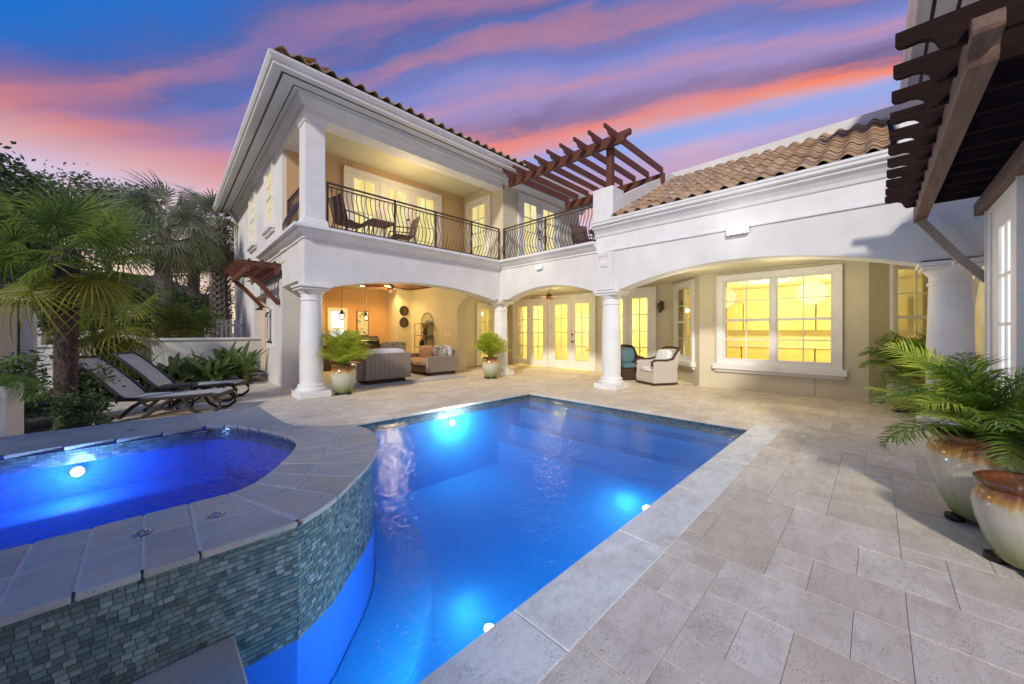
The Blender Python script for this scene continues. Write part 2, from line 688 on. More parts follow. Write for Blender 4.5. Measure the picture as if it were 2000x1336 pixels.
tg = NT('window_glass')
M['glass'] = tg.done(tg.node('ShaderNodeMixShader', {0: tg.math('ADD', tg.math('MULTIPLY', tg.node('ShaderNodeFresnel', {'IOR': 1.45}).outputs[0], .8), .02), 1: tg.node('ShaderNodeBsdfTransparent', {'Color': (.96, .97, .96)}).outputs[0], 2: tg.node('ShaderNodeBsdfGlossy', {'Roughness': .015}).outputs[0]}).outputs[0])
M['room'] = pmat('yellow_room_paint', (.86, .80, .54), .85, .08, 2)
M['roomceil'] = pmat('room_ceiling_paint', (.80, .74, .50), .85, .04, 2)
M['cabinet'] = pmat('honey_cabinet', (.78, .68, .36), .5, .12, 3)


def rooftile():
    t = NT('clay_roof_tile')
    r = t.rand()
    c = t.ramp(r, [(0.0, (.42, .25, .13)), (.3, (.55, .36, .20)), (.6, (.50, .315, .17)), (.85, (.62, .43, .25)), (1.0, (.32, .21, .14))])
    f = t.noise(t.coords(), 7, 4, .6)
    c = t.mix(t.ramp(f, [(.45, 0.0), (.8, .6)]), c, (.22, .17, .13))
    return t.done(t.bsdf(c, .8, t.bump(f, .3, .01), .2))


M['tile'] = rooftile()
M['mortar'] = pmat('dark_mortar', (.06, .05, .045), .95, .2, 9)


def glaze():
    t = NT('drip_glazed_ceramic')
    g = t.node('ShaderNodeTexCoord').outputs['Generated']
    sp = t.node('ShaderNodeSeparateXYZ', {0: g})
    x = t.math('SUBTRACT', sp.outputs[0], .5)
    y = t.math('SUBTRACT', sp.outputs[1], .5)
    ang = t.math('ARCTAN2', y, x)
    cv = t.node('ShaderNodeCombineXYZ', {0: t.math('MULTIPLY', t.math('COSINE', ang), 3.2), 1: t.math('MULTIPLY', t.math('SINE', ang), 3.2), 2: t.math('MULTIPLY', sp.outputs[2], .7)}).outputs[0]
    dr = t.noise(cv, 3.0, 4, .6)
    fine = t.noise(cv, 9.0, 3, .6)
    zz = t.math('ADD', sp.outputs[2], t.math('MULTIPLY', t.math('SUBTRACT', dr, .5), .28))
    c = t.ramp(zz, [(.0, (.16, .20, .06)), (.16, (.26, .31, .13)), (.38, (.46, .47, .34)), (.58, (.58, .56, .44)), (.72, (.56, .50, .34)), (.79, (.50, .26, .055)), (.88, (.22, .075, .022)), (1.0, (.15, .05, .02))])
    c = t.mix(t.ramp(fine, [(.52, 0.0), (.75, .5)]), c, (.30, .27, .17))
    return t.done(t.bsdf(c, .14, t.bump(dr, .1, .01), .6))


M['glaze'] = glaze()
M['frond'] = leafmat('palm_frond', (.06, .13, .02), (.22, .33, .045), .45)
M['frondlime'] = leafmat('lime_frond', (.25, .37, .04), (.60, .64, .10), .5)
M['fan'] = leafmat('fan_leaf', (.05, .11, .022), (.22, .28, .045), .42)
M['fanold'] = leafmat('yellowing_fan_leaf', (.09, .14, .02), (.34, .33, .05), .45)
M['fangrey'] = leafmat('grey_green_fan_leaf', (.13, .155, .09), (.34, .35, .20), .4)
M['leafdark'] = leafmat('dark_leaf', (.035, .065, .028), (.12, .17, .055), .35)
M['leafmid'] = leafmat('mid_leaf', (.08, .12, .05), (.23, .26, .11), .38)
M['leafbroad'] = leafmat('broad_leaf', (.06, .13, .035), (.30, .38, .12), .35, .3)
M['bark'] = pmat('fibrous_bark', (.075, .052, .040), .95, .4, 14, .8, 40, bdist=.02)
M['barkgrey'] = pmat('grey_bark', (.16, .135, .115), .95, .35, 10, .8, 30, bdist=.02)
M['loungeframe'] = pmat('brown_resin', (.030, .024, .022), .45, .15, 10)
M['sling'] = pmat('taupe_sling', (.46, .43, .39), .8, .08, 5, .3, 220, bdist=.002)
M['cushion'] = pmat('mauve_cushion', (.38, .25, .22), .9, .08, 6, .2, 120)
M['white_fabric'] = pmat('white_fabric', (.74, .75, .76), .9, .04, 6, .2, 120)
M['teal'] = pmat('teal_fabric', (.10, .19, .22), .9, .1, 8, .2, 120)
M['rug'] = pmat('grey_rug', (.42, .42, .43), .95, .12, 9)
M['brownsling'] = pmat('brown_sling', (.16, .085, .06), .8, .1, 8)
M['stone'] = pmat('fireplace_stone', (.24, .19, .14), .9, .35, 5, .8, 14, piece=.4, bdist=.02)
M['terracotta'] = pmat('terracotta', (.30, .12, .06), .8, .2, 8)


def wickermat(name, col, sc=46):
    t = NT(name)
    v = t.coords(shift=False)
    w1 = t.node('ShaderNodeTexWave', {'Vector': v, 'Scale': sc / 2, 'Distortion': .6, 'Detail': 1.0}, bands_direction='Z').outputs['Fac']
    w2 = t.node('ShaderNodeTexWave', {'Vector': v, 'Scale': sc / 5, 'Distortion': .3}, bands_direction='DIAGONAL').outputs['Fac']
    k = t.math('MULTIPLY', w1, t.math('ADD', .45, t.math('MULTIPLY', w2, .55)))
    c = t.mix(t.ramp(k, [(.05, 0.0), (.5, 1.0)]), mul(col, .45), mul(col, 1.1))
    return t.done(t.bsdf(c, .6, t.bump(k, .7, .008), .3))


M['wickergrey'] = wickermat('grey_wicker', (.40, .335, .27))
M['wickerlight'] = wickermat('pale_wicker', (.80, .72, .65), 60)
M['wickerdark'] = wickermat('dark_wicker', (.10, .055, .04), 60)


def pattern_fabric(name, a, b, sc):
    t = NT(name)
    v = t.coords(shift=False)
    f = t.node('ShaderNodeTexVoronoi', {'Vector': v, 'Scale': sc}, feature='F1').outputs['Distance']
    return t.done(t.bsdf(t.mix(t.ramp(f, [(.34, 0.0), (.44, 1.0)]), a, b), .9, None, .2))


M['floral'] = pattern_fabric('patterned_fabric', (.09, .10, .13), (.66, .67, .63), 14)
M['leafprint'] = pattern_fabric('leaf_print_fabric', (.16, .12, .06), (.50, .40, .24), 12)
M['artprint'] = pattern_fabric('poster_print', (.14, .30, .28), (.62, .60, .42), 9)


# ================================================================== ground, deck, pool
XB, YA = 7.87, 8.40          # courtyard faces of the two wings
PX0, PX1, PY0, PY1 = 0.27, 6.22, 1.27, 5.65   # pool opening

g = MB()
for a in ((-400, -400, PX1 + .0, PY0), (PX1, -400, 400, 400), (-400, PY1, PX1, 400), (-400, PY0, -3.2, PY1)):
    g.add([(a[0], a[1], -.008), (a[2], a[1], -.008), (a[2], a[3], -.008), (a[0], a[3], -.008)], [(0, 1, 2, 3)])
ground = structure(g.build('ground', M['joint'], recalc=False), 'dark sandy bed under the stone pool deck')

deck = thing('pool_deck', 'pale travertine pool deck of mixed size pavers round the pool', None)
structure(deck)


def paver_mesh(w, h, nm):
    b = MB()
    gp, bv, t = .0009, .0018, .03
    x0, y0, x1, y1 = gp, gp, w - gp, h - gp
    b.add([(x0, y0, -t), (x1, y0, -t), (x1, y1, -t), (x0, y1, -t), (x0, y0, -bv), (x1, y0, -bv), (x1, y1, -bv), (x0, y1, -bv),
           (x0 + bv, y0 + bv, 0), (x1 - bv, y0 + bv, 0), (x1 - bv, y1 - bv, 0), (x0 + bv, y1 - bv, 0)],
          [(0, 1, 5, 4), (1, 2, 6, 5), (2, 3, 7, 6), (3, 0, 4, 7), (4, 5, 9, 8), (5, 6, 10, 9), (6, 7, 11, 10), (7, 4, 8, 11), (8, 9, 10, 11)])
    return b


U = .19
random.seed(5)
SIZES = [((3, 2), 5), ((2, 3), 2), ((2, 2), 5), ((2, 1), 4), ((1, 2), 2), ((1, 1), 2)]
GX0, GX1, GY0, GY1 = -3.0, 11.25, -1.25, 13.4
NX, NY = int((GX1 - GX0) / U), int((GY1 - GY0) / U)
CO = .335


def okcell(i, j):
    x, y = GX0 + (i + .5) * U, GY0 + (j + .5) * U
    if PX0 - .05 - .02 < x < PX1 + CO and PY0 - CO - .0 < y < PY1 + CO:
        return False
    if x <= PX0 - .07 and PY0 - CO < y < 5.75:
        return False
    if x < .3 and y < PY0:
        return x > -.6
    if x < 2.3 and y > 5.7:
        return x > -.75 and y < 11.7 if x < 2.3 else True
    if y < -1.05 and x < XB:
        return False
    if x > 10.1 and y < 4.3 and (x - y) > 6.6:
        return False
    if y > 11.35:
        return x < 8.0
    return True


used = set()
pavs = []
for j in range(NY):
    for i in range(NX):
        if (i, j) in used or not okcell(i, j):
            continue
        opts = SIZES[:]
        while opts:
            k = random.choices(range(len(opts)), [w for _, w in opts])[0]
            (a, b), _ = opts.pop(k)
            cells = [(i + p, j + q) for p in range(a) for q in range(b)]
            if all(0 <= c[0] < NX and 0 <= c[1] < NY and c not in used and okcell(*c) for c in cells):
                used.update(cells)
                pavs.append((i, j, a, b))
                break
cp_ = Vector((0, 0, 1.4))


def psize(p):
    x, y = GX0 + (p[0] + p[2] / 2) * U, GY0 + (p[1] + p[3] / 2) * U
    f = (x + y) * .7071
    r = (x - y) * .7071
    if f < .6 or abs(r / f) > 1.5:
        return 0
    return p[2] * p[3] / f ** 3


pavs.sort(key=lambda p: -psize(p))
PM = {}
for (a, b), _ in SIZES:
    PM[(a, b)] = paver_mesh(a * U, b * U, 'paver').mesh('paver', M['paver'], recalc=False)
rest = MB()
for n, (i, j, a, b) in enumerate(pavs):
    x, y, z = GX0 + i * U, GY0 + j * U, random.uniform(-.0016, .0012)
    if n < 300:
        link('paver', PM[(a, b)], deck, (x, y, z), (random.uniform(-.003, .003), random.uniform(-.003, .003), 0))
    else:
        q = paver_mesh(a * U, b * U, 'paver')
        rest.add([(p[0] + x, p[1] + y, p[2] + z) for p in q.v], q.f)
o = rest.build('paver', M['paver'], deck, recalc=False)
o['kind'] = 'stuff'

# coping round the pool
pool = thing('swimming_pool', 'blue lit rectangular swimming pool with pale stone coping', None, (3.2, 3.4, 0))
structure(pool)


def coping_run(x0, y0, x1, y1, along, step, mat=M['coping']):
    L = (x1 - x0) if along == 'x' else (y1 - y0)
    n = max(1, round(L / step))
    for k in range(n):
        b = MB()
        e = .002
        if along == 'x':
            b.box(x0 + L * k / n + e, y0, -.045, x0 + L * (k + 1) / n - e, y1, .004)
        else:
            b.box(x0, y0 + L * k / n + e, -.045, x1, y0 + L * (k + 1) / n - e, .004)
        b.build('coping_stone', mat, pool, bevel=.008)


coping_run(PX0 - .02, PY0 - .32, PX1 + .32, PY0 + .02, 'x', 1.05)
coping_run(PX1 - .02, PY0 + .02, PX1 + .32, PY1 - .02, 'y', .62, M['paver'])
coping_run(1.0, PY1 - .02, PX1 + .32, PY1 + .32, 'x', .62, M['paver'])

# deck tongue in front of the spa wall (left end of the pool)
tongue = MB().box(-3.2, PY0 + .02, -1.2, PX0 - .02, 2.16, -.035).build('tongue_base', M['joint'], pool)
tongue.name = 'pool_end_wall'
for k, (xa, xb) in enumerate([(-.075, PX0 + .012), (-.46, -.08), (-1.0, -.465), (-1.7, -1.005), (-3.2, -1.705)]):
    for (ya, yb) in ((PY0 - .32 if k else PY0 + .022, 1.70), (1.705, 2.10)):
        MB().box(xa, ya, -.034, xb, yb, .004).build('coping_stone', M['spacope'], pool, bevel=.008)

# basin
BZ = -1.35
bas = MB()
bas.add([(PX0, PY0, BZ), (PX1, PY0, BZ), (PX1, PY1, BZ), (PX0, PY1, BZ)], [(0, 1, 2, 3)])
bas.build('pool_floor', M['plaster'], pool, recalc=False)
wal = MB()
wal.box(PX0 - .15, PY0 - .15, BZ - .02, PX1 + .15, PY0, -.046)
wal.box(PX0 - .15, PY1, BZ - .02, PX1 + .15, PY1 + .15, -.046)
wal.box(PX1, PY0 + .001, BZ - .02, PX1 + .15, PY1 - .001, -.046)
wal.build('pool_wall', M['plaster'], pool)
for k in range(3):
    MB().box(PX1 - .34 * (k + 1), PY0 + .003, BZ, PX1 - .34 * k - .002, PY1 - .003, -.30 - .30 * k).build('pool_step', M['plaster'], pool, bevel=.02)
# waterline mosaic band on the walls
tb = MB()
random.seed(9)


def tileband(f, L, mb, rows, tw=.048, th=.024, z0=-.05, gap=.003):
    n = int(L / tw)
    for r_ in range(rows):
        for k in range(-1, n + 1):
            a = (k + (.5 if r_ % 2 else 0)) * tw + gap / 2
            b = a + tw - gap
            a, b = max(0, a), min(L, b)
            if b - a < .006:
                continue
            zt = z0 - r_ * th - gap / 2
            zb = z0 - (r_ + 1) * th + gap / 2
            d = .006 + random.uniform(-.0012, .0012)
            mb.add([f(a, d, zb), f(b, d, zb), f(b, d, zt), f(a, d, zt), f(a, 0, zb), f(b, 0, zb), f(b, 0, zt), f(a, 0, zt)],
                   [(0, 1, 2, 3), (4, 0, 3, 7), (1, 5, 6, 2), (3, 2, 6, 7), (4, 5, 1, 0)])


tileband(lambda s, d, z: (PX1 - s, PY1 - d, z), PX1 - 1.0, tb, 6)
tileband(lambda s, d, z: (PX1 - d, PY0 + s, z), PY1 - PY0, tb, 6)
o = tb.build('waterline_tile', M['mosaic'], pool, recalc=False)
o['kind'] = 'stuff'

# ------------------------------------------------------------------ spa
OUT = [(-3.2, 2.09), (.55, 2.09), (.75, 2.22), (.914, 2.39), (1.10, 2.59), (1.268, 2.82), (1.42, 3.12), (1.515, 3.42), (1.52, 3.66), (1.445, 3.84), (1.27, 3.97), (1.10, 4.12), (1.02, 4.4), (1.0, 4.9), (1.0, 5.66)]
INN = [(-3.2, 2.71), (.34, 2.71), (.44, 2.75), (.55, 2.86), (.666, 3.03), (.79, 3.24), (.89, 3.45), (.94, 3.66), (.925, 3.85), (.88, 4.05), (.82, 4.25), (.72, 4.5), (.60, 4.74), (.42, 4.86), (-3.2, 4.80)]
ZS = .44
spa = thing('spa', 'raised tiled spa with grey stone rim and blue lit water', 'hot tub', (.2, 3.6, -.1))


def smooth_line(P, step=.03):
    """arc-length resampled Catmull curve"""
    V = [Vector(p) for p in P]
    pts = []
    for i in range(len(V) - 1):
        p0, p1, p2, p3 = V[max(i - 1, 0)], V[i], V[i + 1], V[min(i + 2, len(V) - 1)]
        n = max(2, int((p2 - p1).length / step))
        for k in range(n):
            t = k / n
            pts.append(.5 * ((2 * p1) + (p2 - p0) * t + (2 * p0 - 5 * p1 + 4 * p2 - p3) * t * t + (3 * p1 - p0 - 3 * p2 + p3) * t ** 3))
    pts.append(V[-1])
    return pts


class Line:
    def __init__(s, pts):
        s.p = pts
        s.c = [0]
        for a, b in zip(pts, pts[1:]):
            s.c.append(s.c[-1] + (b - a).length)
        s.L = s.c[-1]

    def at(s, d):
        d = min(max(d, 0), s.L - 1e-6)
        lo, hi = 0, len(s.c) - 1
        while hi - lo > 1:
            m = (lo + hi) // 2
            if s.c[m] <= d:
                lo = m
            else:
                hi = m
        t = (d - s.c[lo]) / max(1e-9, s.c[hi] - s.c[lo])
        return s.p[lo].lerp(s.p[hi], t)

    def nrm(s, d):
        a, b = s.at(d - .02), s.at(d + .02)
        t = (b - a).normalized()
        return Vector((t.y, -t.x))


oc = Line(smooth_line(OUT[1:]))
ic = Line(smooth_line(INN[1:14]))
# straight near run: two stones deep
zt, zb_ = ZS, ZS - .034


def stone(poly, sw=0):
    dz = random.uniform(-.001, .001)
    MB().prism(poly, zb_, zt + dz).build('coping_stone', M['spacope'], spa, bevel=.007)


k = 0
w_ = .178
x = .34
while x > -1.4:
    xa, xb = x - w_ + .004, x - .004
    sp = random.uniform(-.05, .05)
    ox = .02 if k == 0 else 0
    stone([(xa, 2.075), (xb + (.2 if k == 0 else 0), 2.075), (xb + (.1 if k == 0 else 0), 2.40 + sp - .004), (xa, 2.40 + sp - .004)])
    stone([(xa, 2.40 + sp + .004), (xb + (.1 if k == 0 else 0), 2.40 + sp + .004), (xb, 2.725), (xa, 2.725)])
    x -= w_
    k += 1
stone([(-3.2, 2.075), (x - .006, 2.075), (x - .006, 2.725), (-3.2, 2.725)])
# curved part
NS = 15
for k in range(NS):
    a0, a1 = k / NS, (k + 1) / NS
    e = .004
    poly = []
    m = 4
    O_ = [oc.at(oc.L * (a0 + (a1 - a0) * q / m) + (e if q == 0 else -e if q == m else 0)) + oc.nrm(oc.L * (a0 + (a1 - a0) * q / m)) * .015 for q in range(m + 1)]
    I_ = [ic.at(ic.L * (a0 + (a1 - a0) * q / m) + (e if q == 0 else -e if q == m else 0)) - ic.nrm(ic.L * (a0 + (a1 - a0) * q / m)) * .012 for q in range(m + 1)]
    fr = .5 + random.uniform(-.12, .12)
    if k < 11:
        mid = [o_.lerp(i_, fr) for o_, i_ in zip(O_, I_)]
        mid2 = [o_.lerp(i_, fr + .012) for o_, i_ in zip(O_, I_)]
        stone([tuple(p) for p in O_] + [tuple(p) for p in mid[::-1]])
        stone([tuple(p) for p in mid2] + [tuple(p) for p in I_[::-1]])
    else:
        stone([tuple(p) for p in O_] + [tuple(p) for p in I_[::-1]])
# far run
x = .40
while x > -1.6:
    stone([(x - .30 + .004, 4.79), (x - .004, 4.79 + .05), (x - .004, 5.66), (x - .30 + .004, 5.66)])
    x -= .30
stone([(-3.2, 4.79), (x - .004, 4.79), (x - .004, 5.66), (-3.2, 5.66)])
stone([(.404, 4.885), (.985, 5.652), (.404, 5.655)])
# shell: grout bed and walls between outer and inner line
outl = [Vector(p) for p in ((-3.2, 2.105),)] + [p - Vector((0, 0)) for p in [oc.at(oc.L * q / 60) - oc.nrm(oc.L * q / 60) * .014 for q in range(61)]] + [Vector((-3.2, 5.65))]
inl = [Vector((-3.2, 2.71))] + [ic.at(ic.L * q / 60) for q in range(61)] + [Vector((-3.2, 4.80))]
n = len(outl)
sh = MB()
zt2 = zb_ + .02
vs = [(p.x, p.y, zt2) for p in outl] + [(p.x, p.y, zt2) for p in inl] + [(p.x, p.y, -.17) for p in outl]
sh.add(vs, [(2 * n + i, 2 * n + i + 1, i + 1, i) for i in range(n - 1)])
sh.build('shell', M['mosaicgrout'], spa, recalc=False)
sh = MB()
sh.add([(p.x, p.y, ZS - .004) for p in outl] + [(p.x, p.y, ZS - .004) for p in inl], [(i, i + 1, n + i + 1, n + i) for i in range(n - 1)])
sh.build('grout_bed', M['grout'], spa, recalc=False)
sh = MB()
sh.add([(p.x, p.y, -.17) for p in outl] + [(p.x, p.y, -1.345) for p in outl], [(n + i, n + i + 1, i + 1, i) for i in range(n - 1)])
sh.build('underwater_wall', M['spaplaster'], spa, recalc=False)
ib = MB()
vs = [(p.x, p.y, zt2) for p in inl] + [(p.x, p.y, -.45) for p in inl]
ib.add(vs, [(i, i + 1, n + i + 1, n + i) for i in range(n - 1)])
ib.add([(p.x, p.y, -.45) for p in inl], [list(range(n))])
ib.build('basin', M['spaplaster'], spa, recalc=False)
# bench
MB().box(-3.15, 4.35, -.449, .55, 4.795, .02).build('bench', M['spaplaster'], spa, bevel=.03)
# outer mosaic
random.seed(21)
allt = []
TW, TH = .035, .0235
flat = Line([Vector((-3.2, 2.104)), Vector((.55, 2.104))])
o2 = Line([oc.at(oc.L * q / 120) - oc.nrm(oc.L * q / 120) * .014 for q in range(121)])


def tile_piece(ln, a, b, z0, z1, d):
    p, q = ln.at(a), ln.at(b)
    nn = ln.nrm((a + b) / 2)
    f = lambda u, dd, z: ((p.lerp(q, u) + nn * dd).x, (p.lerp(q, u) + nn * dd).y, z)
    return ([f(0, d, z0), f(1, d, z0), f(1, d, z1), f(0, d, z1), f(0, 0, z0), f(1, 0, z0), f(1, 0, z1), f(0, 0, z1)],
            [(0, 1, 2, 3), (4, 0, 3, 7), (1, 5, 6, 2), (3, 2, 6, 7), (4, 5, 1, 0)])


for ln, s0, s1 in ((flat, 2.2, flat.L), (o2, 0, o2.L)):
    for r_ in range(25):
        z1 = zb_ - .002 - r_ * TH
        z0 = z1 - TH + .003
        k = 0
        s = s0 + (TW / 2 if r_ % 2 else 0) - TW
        while s < s1:
            L = TW if random.random() < .8 else TW * .55
            a, b = max(s0, s + .0015), min(s1, s + L - .0015)
            if b - a > .008:
                c = ln.at((a + b) / 2)
                allt.append((c.length if z0 > -.1 else 9 + c.length, ln, a, b, z0, z1))
            s += L
allt.sort(key=lambda t: t[0])
st_ = MB()
for k, (_, ln, a, b, z0, z1) in enumerate(allt):
    vs, fs = tile_piece(ln, a, b, z0, z1, .006 + random.uniform(-.0014, .0014))
    if k < 300:
        MB().add(vs, fs).build('mosaic_tile', M['mosaic'], spa, recalc=False)
    else:
        st_.add(vs, fs)
o = st_.build('mosaic_tile', M['mosaic'], spa, recalc=False)
o['kind'] = 'stuff'
# inner waterline mosaic
tb = MB()
tileband(lambda s, d, z: (.42 - s, 4.798 - d + s * 0, z), 3.4, tb, 5, z0=ZS - .035)
tileband(lambda s, d, z: ((ic.at(s) - ic.nrm(s) * d).x, (ic.at(s) - ic.nrm(s) * d).y, z), ic.L, tb, 5, z0=ZS - .035)
o = tb.build('waterline_tile', M['mosaic'], spa, recalc=False)
o['kind'] = 'stuff'
# drains and lids in the rim
for (x, y) in ((-.02, 2.47), (.25, 2.44), (-.12, 5.15)):
    MB().lathe([(.034, 0), (.034, .004), (.028, .006), (.026, .003), (.006, .003), (.006, .008), (.001, .008)], 16, (x, y, ZS + .001)).build('rim_lid', M['chrome'], spa, smooth=True)
# spillway
sp = MB()
pts = [Vector((1.30, 2.90, .405)), Vector((1.37, 2.87, .40)), Vector((1.42, 2.85, .33)), Vector((1.46, 2.835, .18)), Vector((1.485, 2.825, .0)), Vector((1.50, 2.82, -.1))]
vs = []
for i, p in enumerate(pts):
    wv = .018 - .0015 * i
    vs += [p + Vector((.35, .93, 0)) * wv, p - Vector((.35, .93, 0)) * wv]
sp.add(vs, [(2 * i, 2 * i + 1, 2 * i + 3, 2 * i + 2) for i in range(len(pts) - 1)])
t = NT('falling_water')
fr = t.node('ShaderNodeFresnel', {'IOR': 1.4}).outputs[0]
M['fall'] = t.done(t.node('ShaderNodeMixShader', {0: t.math('ADD', t.math('MULTIPLY', t.noise(t.coords((30, 30, 2)), 3), .4), fr, True), 1: t.node('ShaderNodeBsdfTransparent').outputs[0], 2: t.node('ShaderNodeBsdfGlossy', {'Roughness': .1}).outputs[0]}).outputs[0])
tag(sp.build('water_spout', M['fall']), 'thin stream of water falling from the spa rim into the pool', 'water jet')

# underwater ledge round the spa foot
lg = MB()
lo = [Vector((PX0 + .002, 2.11))] + [oc.at(oc.L * q / 40) for q in range(31)]
lw = [Vector((PX0 + .002, 1.66)), Vector((.56, 1.66))] + [oc.at(oc.L * q / 40) + oc.nrm(oc.L * q / 40) * .45 for q in range(3, 31)]
lg.prism([tuple(p) for p in lo] + [tuple(p) for p in lw[::-1]], BZ, -.62)
lg.build('ledge', M['plaster'], pool)

# water surfaces
pw = MB()
pw.add([(PX0 - .02, PY0, -.062), (PX1, PY0, -.062), (PX1, PY1, -.062), (PX0 - .02, PY1, -.062)], [(0, 1, 2, 3)])
structure(pw.build('pool_water', M['water'], recalc=False), 'rippled blue water of the swimming pool')
sw = MB()
sw.add([(p.x, p.y, .388) for p in inl], [list(range(n))])
structure(sw.build('spa_water', M['spawater'], recalc=False), 'dark blue rippled water of the spa')

o = MB().box(PX0 + .003, PY0 + .003, BZ + .003, PX1 - .003, PY1 - .003, -.066).build('water_body', M['waterbody'])
structure(o, 'glowing blue depth of the swimming pool water')
q = MB()
cen = Vector((-.6, 3.8))
bl = [p + (cen - p).normalized() * .012 for p in inl]
q.prism([(p.x, p.y) for p in bl], -.44, .384)
structure(q.build('water_body', M['spabody']), 'glowing blue depth of the spa water')


# underwater lights
def pool_light(loc, nrm, label, power, col=(.85, .95, 1.0), out=.0, k=1.0):
    x, y, z = loc
    a = math.atan2(nrm[1], nrm[0])
    t_ = local('pool_light', label, 'pool light', loc, a, 'underwater lights in the pool and spa')
    q = MB(lambda r_, s_, h: (h, r_, s_))
    q.lathe([(.085 * k, 0), (.085 * k, .02), (.025 if out else .07 * k, .025), (.02 if out else .06 * k, .031 + out), (.001, .031 + out)], 18)
    q.build('bezel', M['chrome'], t_, smooth=True)
    q = MB(lambda r_, s_, h: (h, r_, s_))
    q.lathe([(.066 * k, .031 + out), (.06 * k, .05 + out), (.04 * k, .07 + out), (.001, .08 + out)], 18)
    q.build('lens', M['bulb'], t_, smooth=True)
    l = bpy.data.lights.new('pool_lamp', 'POINT')
    l.energy = power
    l.color = col
    l.shadow_soft_size = .09
    lo_ = bpy.data.objects.new('pool_lamp', l)
    COL.objects.link(lo_)
    lo_.location = (x + nrm[0] * (.24 + out), y + nrm[1] * (.24 + out), z)


pool_light((4.03, PY1, -.30), (0, -1), 'round pool light under water below the far edge of the pool', 75, k=.8)
pool_light((3.12, PY0, -.165), (0, 1), 'round pool light under water at the middle of the pale coping', 52, out=.12, k=.45)
pool_light((1.27, PY0, -.165), (0, 1), 'round pool light under water at the coping nearest the viewer', 34, out=.12, k=.4)
pool_light((-.42, 4.794, .22), (0, -1), 'round light under water on the far wall of the spa', 34, (.40, .62, 1.0), k=.6)

# ================================================================== house
house = thing('house', 'large cream two-storey villa with arched porches and tiled roofs round the pool', 'house', (8.5, 9.0, 0))
FA = lambda s, d, z: (s, YA - d, z)            # courtyard face of left wing, d outward
FB = lambda s, d, z: (XB - d, s, z)            # courtyard face of right wing
EX, EY = .0314, .9995
FE = lambda t, d, z: (2.3 + EX * t - EY * d, YA + EY * t + EX * d, z)   # end face of left wing
FD = lambda s, d, z: (11.1 - d, s, z)          # porch back wall
FBAY = lambda s, d, z: (10.05 - d, s, z)
h2 = .70711
FL = lambda s, d, z: (10.05 + s * h2 - d * h2, 3.22 + s * h2 + d * h2, z)
FR_ = lambda s, d, z: (10.05 + s * h2 - d * h2, .10 - s * h2 - d * h2, z)
FW = lambda s, d, z: (s, -1.03 + d, z)         # right wing wall facing the pool


def wallbox(F, s0, s1, z0, z1, th, mat, name='wall', d0=0.0, parent=house):
    return MB(F).box(s0, d0 - th, z0, s1, d0, z1).build(name, mat, parent)


def arch_wall(F, s0, s1, spring, crown, top, th, mat, name='arch_wall', n=28, soff=None, pw=2.0):
    m = MB(F)
    c, hw = (s0 + s1) / 2, (s1 - s0) / 2
    zs = []
    for i in range(n + 1):
        u = -1 + 2 * i / n
        zs.append((c + hw * u, spring + (crown - spring) * (1 - abs(u) ** pw)))
    vs = []
    for s_, z in zs:
        vs += [(s_, 0, z), (s_, 0, top), (s_, -th, z), (s_, -th, top)]
    fs, ms = [], []
    for i in range(n):
        a, b = 4 * i, 4 * i + 4
        fs += [(a, b, b + 1, a + 1), (a + 2, a + 3, b + 3, b + 2), (a, a + 2, b + 2, b), (a + 1, b + 1, b + 3, a + 3)]
    fs += [(0, 1, 3, 2), (4 * n, 4 * n + 2, 4 * n + 3, 4 * n + 1)]
    m.add(vs, fs)
    o = m.build(name, [mat, soff or mat], house)
    return o


TH = .44
# --- facade A and B, ground floor
arch_wall(FA, 2.76, 7.66, 2.36, 2.67, 3.36, TH, M['white'])
wallbox(FA, 2.3, 2.76, 2.40, 3.36, TH, M['white'])
wallbox(FA, 7.66, XB + TH, 2.40, 3.36, TH, M['white'])
arch_wall(FB, 4.92, 8.10, 2.38, 2.69, 3.36, TH, M['white'])
wallbox(FB, 8.10, YA, 2.40, 3.36, TH, M['white'])
wallbox(FB, 4.34, 4.92, 2.40, 3.36, TH, M['white'])
arch_wall(FB, -.46, 4.34, 2.38, 2.78, 3.36, TH, M['white'])
wallbox(FB, -1.03, -.46, 2.42, 3.36, TH, M['white'])
wallbox(FB, -1.5, 4.92, 3.36, 4.02, TH, M['white'])
# end face
wallbox(FE, .443, 2.07, 2.52, 3.36, .44, M['white'])
wallbox(FE, 2.07, 4.11, 0, 3.36, .44, M['pierwhite'], 'pier')
wallbox(FE, 4.11, 6.16, 2.52, 3.36, .44, M['white'])
wallbox(FE, 6.16, 10.4, 0, 3.36, .44, M['white'])
wallbox(FE, 2.07, 10.4, 3.36, 6.3, .44, M['white'])
# cornice at floor level
prof = [(0, 3.36), (.03, 3.36), (.03, 3.40), (.10, 3.44), (.16, 3.49), (.16, 3.52), (.24, 3.54), (.24, 3.60), (.02, 3.62), (0, 3.62)]
e4 = FE(4.3, 0, 0)
MB().sweep([(e4[0], e4[1]), (2.3, YA), (XB, YA), (XB, 4.86)][::-1], [(-o_, z) for o_, z in prof]).build('cornice', M['trim'], house)
# right wing crown moulding
prof = [(0, 3.34), (.035, 3.34), (.035, 3.385), (.02, 3.40), (.02, 3.70), (.05, 3.72), (.07, 3.78), (.14, 3.86), (.20, 3.89), (.20, 3.93), (.26, 3.95), (.26, 4.00), (.28, 4.01), (.28, 4.055), (-.1, 4.07), (-.1, 3.34)]
MB().sweep([(XB, -1.02), (XB, 4.90)], [(-o_, z) for o_, z in prof]).build('cornice', M['trim'], house)
